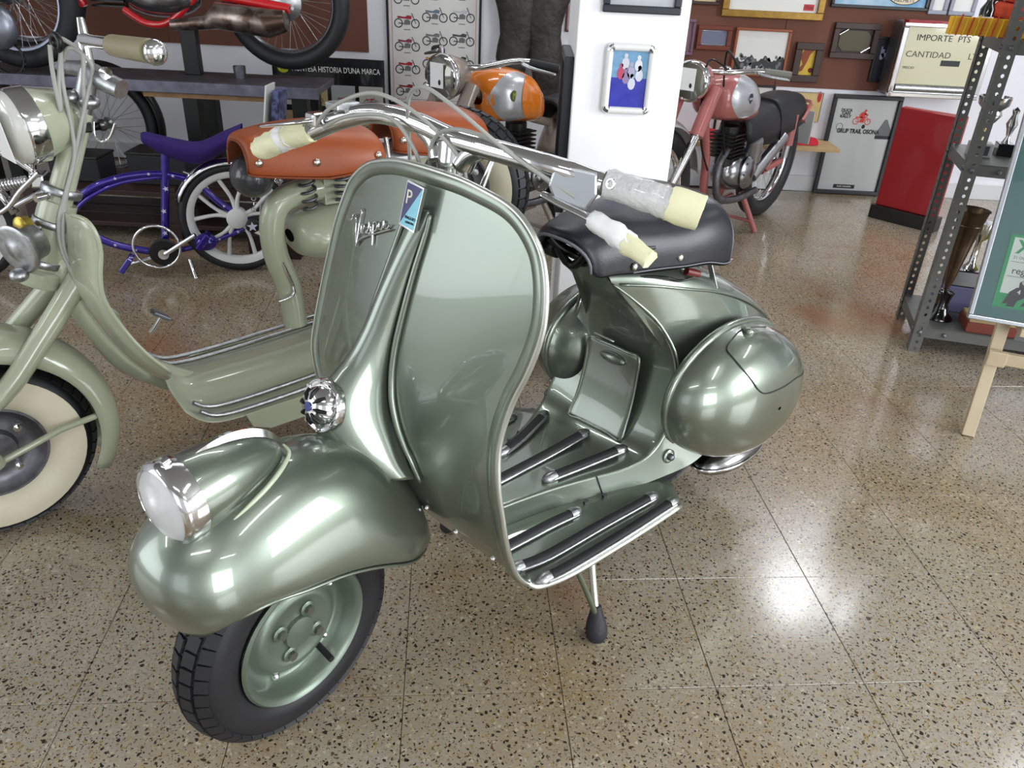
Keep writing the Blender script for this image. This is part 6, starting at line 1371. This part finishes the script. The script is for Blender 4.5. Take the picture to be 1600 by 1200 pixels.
G().box((0, 0, .018), (.16, .12, .036)).obj('cover', mat('brick_red_cover', '7A3A2E', .6), t4, bevel=.003); G().box((0, 0, .042), (.15, .11, .010)).obj('pages', mat('buff_pages', 'A8906A', .7), t4)
t5 = onshelf('trophy_case', 'black and chrome trophy with lavender panel at the back of the bottom shelf', 'trophy', sl(1525, 400, .22)[0] - .02, .24, z0)
G().box((0, 0, .05), (.16, .10, .10)).obj('base', mat('lavender_panel', '5E5E7E', .5), t5, bevel=.004); G().box((.01, -.01, .13), (.12, .08, .06)).obj('black_block', GLB, t5, bevel=.004)
G().lathe([(.03, .16), (.012, .18), (.01, .26), (.03, .28), (.035, .33), (.0001, .34)], (.02, 0, 0), (0, 0, 1), 20).obj('figure', CHROME, t5, smooth=60)
t6 = onshelf('bottle', 'dark bottle with bright yellow-green ribbon on the bottom shelf', 'bottle', sl(1542, 300, .18)[0] + .17, .24, z0)
bh_ = sl(1542, 300, .18)[2] + .05 - z0
G().lathe([(.0001, 0), (.05, 0), (.052, bh_ * .7), (.03, bh_ * .85), (.016, bh_ * .92), (.016, bh_)], (0, 0, 0), (0, 0, 1), 24).obj('glass', mat('dark_olive_glass', '2C2E14', .1, 0, 1), t6, smooth=60)
G().lathe([(.054, bh_ * .35), (.055, bh_ * .55)], (0, 0, 0), (0, 0, 1), 24, caps=False, a0=-2.4, a1=-.4).obj('ribbon', mat('yellow_green_ribbon', 'C4CC2A', .4), t6, smooth=60)
# top shelf: striped ribbon, black bottle, orange cloth
z2 = zsh[2] + .002; q = sl(1555, 45, .10)
t7 = onshelf('striped_ribbon', 'yellow and red striped ribbon rosette lying on the upper shelf', 'ribbon', q[0] - .03, .06, z2)
YEL, REDR = mat('ribbon_yellow', 'D8A828', .6), mat('ribbon_red', 'B0381C', .6)
for k in range(13): G().bar((-.10 + .0165 * k, 0, 0.001), (-.094 + .0165 * k, -.0, .055 + .006 * math.sin(k * 2)), .003, .0085, (0, 1, 0)).xf(lambda p: p).obj('pleat', YEL if k % 2 == 0 else REDR, t7)
G().box((.0, .012, .028), (.22, .012, .05)).obj('rosette_back', YEL, t7, bevel=.002)
t8 = onshelf('bottle', 'small black bottle with a coloured label on the upper shelf', 'bottle', sl(1542, 20, .12)[0], .12, z2)
G().lathe([(.0001, 0), (.020, 0), (.021, .075), (.010, .095), (.010, .125)], (0, 0, 0), (0, 0, 1), 20).obj('glass', GLB, t8, smooth=60)
lb_ = G().lathe([(.0216, .015), (.0216, .055)], (0, 0, 0), (0, 0, 1), 20, caps=False).obj('label', WHITEP, t8, smooth=60)
G().lathe([(.0219, .028), (.0219, .040)], (0, 0, 0), (0, 0, 1), 20, caps=False).obj('teal_band', mat('teal_print', '5E9A9A', .6), lb_, smooth=60)
q = sl(1588, 25, .12); t9 = onshelf('orange_cloth', 'folded bright orange cloth on the upper shelf at the right edge', 'cloth', q[0] + .075, .21, z2)
for k in range(4): G().box((0, 0, .024 + .047 * k), (.21 - .004 * k, .20, .045)).obj('fold', mat('bright_orange_cloth', 'C8401C', .8), t9, bevel=.012)
# ------------------------------------------------------------------ easel with framed poster (right front)
f0 = at(1511, 680, z=0); EA = Frame(f0[0], f0[1], -20)
ee = empty('easel', 'light pine easel holding a large framed poster at the right edge', 'easel', EA)
PINE = mat('pale_pine', 'C4B498', .5, noise=(14, 'B4A284', .3))
def el(px, py, y=0.):
    d = RW @ np.array([(px - 800) / FPX, (py - 600) / FPX, 1.]); c = EA.R.T @ (np.array([0, 0, CAMH]) - EA.O); d = EA.R.T @ d
    return c + d * (y - c[1]) / d[1]
top_ = el(1568, 505, .10); lean = (top_[0] / top_[2], .10 / top_[2]); HL = 1.62
def on(x, z, dy=0): return (x, .10 / top_[2] * z + dy, z)
apex = on(.36, HL)
G().bar((0, 0, 0), (top_[0] / top_[2] * .62, .10 / top_[2] * .62, .62), .034, .022, (0, -1, 0)).obj('easel_leg', PINE, ee, bevel=.002)
G().bar((top_[0] / top_[2] * .62, .10 / top_[2] * .62, .62), apex, .034, .022, (0, -1, 0)).obj('easel_leg', PINE, ee, bevel=.002)
G().bar((.78, 0, 0), (apex[0] + .03, apex[1], apex[2]), .034, .022, (0, -1, 0)).obj('easel_leg', PINE, ee, bevel=.002)
G().bar((.40, .42, 0), (apex[0], apex[1] + .03, apex[2] - .05), .034, .022, (0, -1, 0)).obj('back_leg', PINE, ee, bevel=.002)
zc = el(1585, 562, .06)[2]; zl = el(1580, 507, .08)[2]
G().bar(on(.02, zc, -.018), on(.78, zc, -.018), .020, .036, (0, 0, 1)).obj('cross_bar', PINE, ee, bevel=.002)
G().box((.40, on(0, zl)[1] - .045, zl), (.72, .07, .022)).obj('picture_ledge', PINE, ee, bevel=.002)
G().box(on(top_[0] / top_[2] * (zc - .01) + .005, zc + .0, -.028), (.05, .018, .045)).obj('ledge_bracket', PINE, ee, bevel=.003)
G().lathe([(.006, 0), (.005, .003), (.0001, .004)], on(top_[0] / top_[2] * zc + .012, zc, -.032), (0, -1, 0), 12).obj('bolt', CHROME, ee, smooth=60)
# the framed poster itself rests on the ledge
zl2 = zl + .012; cl = el(1512, 490, .03); pz = zl2
# lean so that its left edge follows the photograph
yl = on(0, zl)[1] - .062; cl = el(1512, 492, yl); FRh = 1.02; FRw = .70
up_ = np.array((0, .30, 1.)); up_ /= np.linalg.norm(up_)
PM = axes((cl[0], yl, pz), (1, 0, 0), tuple(up_))
pe2 = bpy.data.objects.new('framed_poster', None); COL.objects.link(pe2); pe2.matrix_world = EA.mat() @ PM
tag(pe2, 'large silver framed poster with teal mount standing on the pine easel', 'poster')
FRh = 1.0; SILF = mat('silver_frame', 'B4B8BC', .25, .9); TEAL = mat('teal_mount', '3F6E6C', .6, noise=(5, '567674', .3)); 
I4 = Matrix.Identity(4)
for nm, c, d in (('frame_rail', (FRw / 2, .006, 0), (FRw, .012, .02)), ('frame_rail', (FRw / 2, FRh - .006, 0), (FRw, .012, .02)), ('frame_stile', (.006, FRh / 2, 0), (.012, FRh - .024, .02)), ('frame_stile', (FRw - .006, FRh / 2, 0), (.012, FRh - .024, .02))): G().box(c, d).obj(nm, SILF, pe2, bevel=.002)
G().box((FRw / 2, FRh / 2, -.004), (FRw - .024, FRh - .024, .004)).obj('mount', TEAL, pe2)
G().box((FRw / 2, FRh / 2, .002), (FRw - .024, FRh - .024, .002)).obj('glazing', mat('clear_glass', 'FFFFFF', .03, 0, trans=1, ior=1.45), pe2)
def fp(name, x0, y0, x1, y1, m, z=-.0015, par=None): return G().box(((x0 + x1) / 2, (y0 + y1) / 2, z), (x1 - x0, y1 - y0, .0012)).obj(name, m, par or pe2)
FX, FY = .055, .055
fp('white_border', FX + .02, .335, .66, .97, WHITEP); fp('dark_picture', FX + .025, .34, .655, .965, mat('dark_red_brown_picture', '4A3434', .4, noise=(4, '2C3A48', .3)), -.0008)
gp_ = fp('green_poster', .052, .045, .255, .245, mat('green_print', '2E9A62', .5)); 
fp('poster_field', .062, .085, .25, .238, mat('pale_mint_print', 'D0DAD2', .5), -.0008, gp_)
text('poster_lettering', 'XIX', .050, mat('green_print', '2E9A62', .5), Matrix.Translation((.112, .212, .0002)), gp_, sx=.9, offset=.0015)
text('poster_lettering', '21 OCTUBRE 1979', .011, D2, Matrix.Translation((.115, .184, .0002)), gp_)
text('poster_lettering', 'regional', .026, D1, Matrix.Translation((.118, .148, .0002)), gp_)
for z_ in (.172, .132): fp('rule_line', .068, z_, .245, z_ + .0012, D2, .0, gp_)
text('poster_lettering', 'DRET', .022, D1, Matrix.Translation((.205, .068, .0002)), gp_)
g = G()
for k, poly in enumerate(([(.075, .062), (.105, .075), (.13, .10), (.15, .115), (.148, .13), (.12, .135), (.10, .13), (.085, .11)], [(.105, .13), (.125, .13), (.135, .15), (.128, .162), (.112, .162), (.104, .15)], [(.085, .055), (.105, .055), (.112, .09), (.095, .10)], [(.12, .06), (.15, .075), (.155, .10), (.135, .10)])): g.add([(a, .05 + (b2 - .055) * .72, .0003 + .0002 * k) for a, b2 in poly], [tuple(range(len(poly)))])
g.obj('printed_rider', D1, gp_)
G().ell((.118, .121, .0006), (.010, .009, .0004), 14, 6).obj('printed_helmet', D3, gp_)
text('race_number', '4', .018, WHITEP, Matrix.Translation((.108, .092, .0012)), gp_)
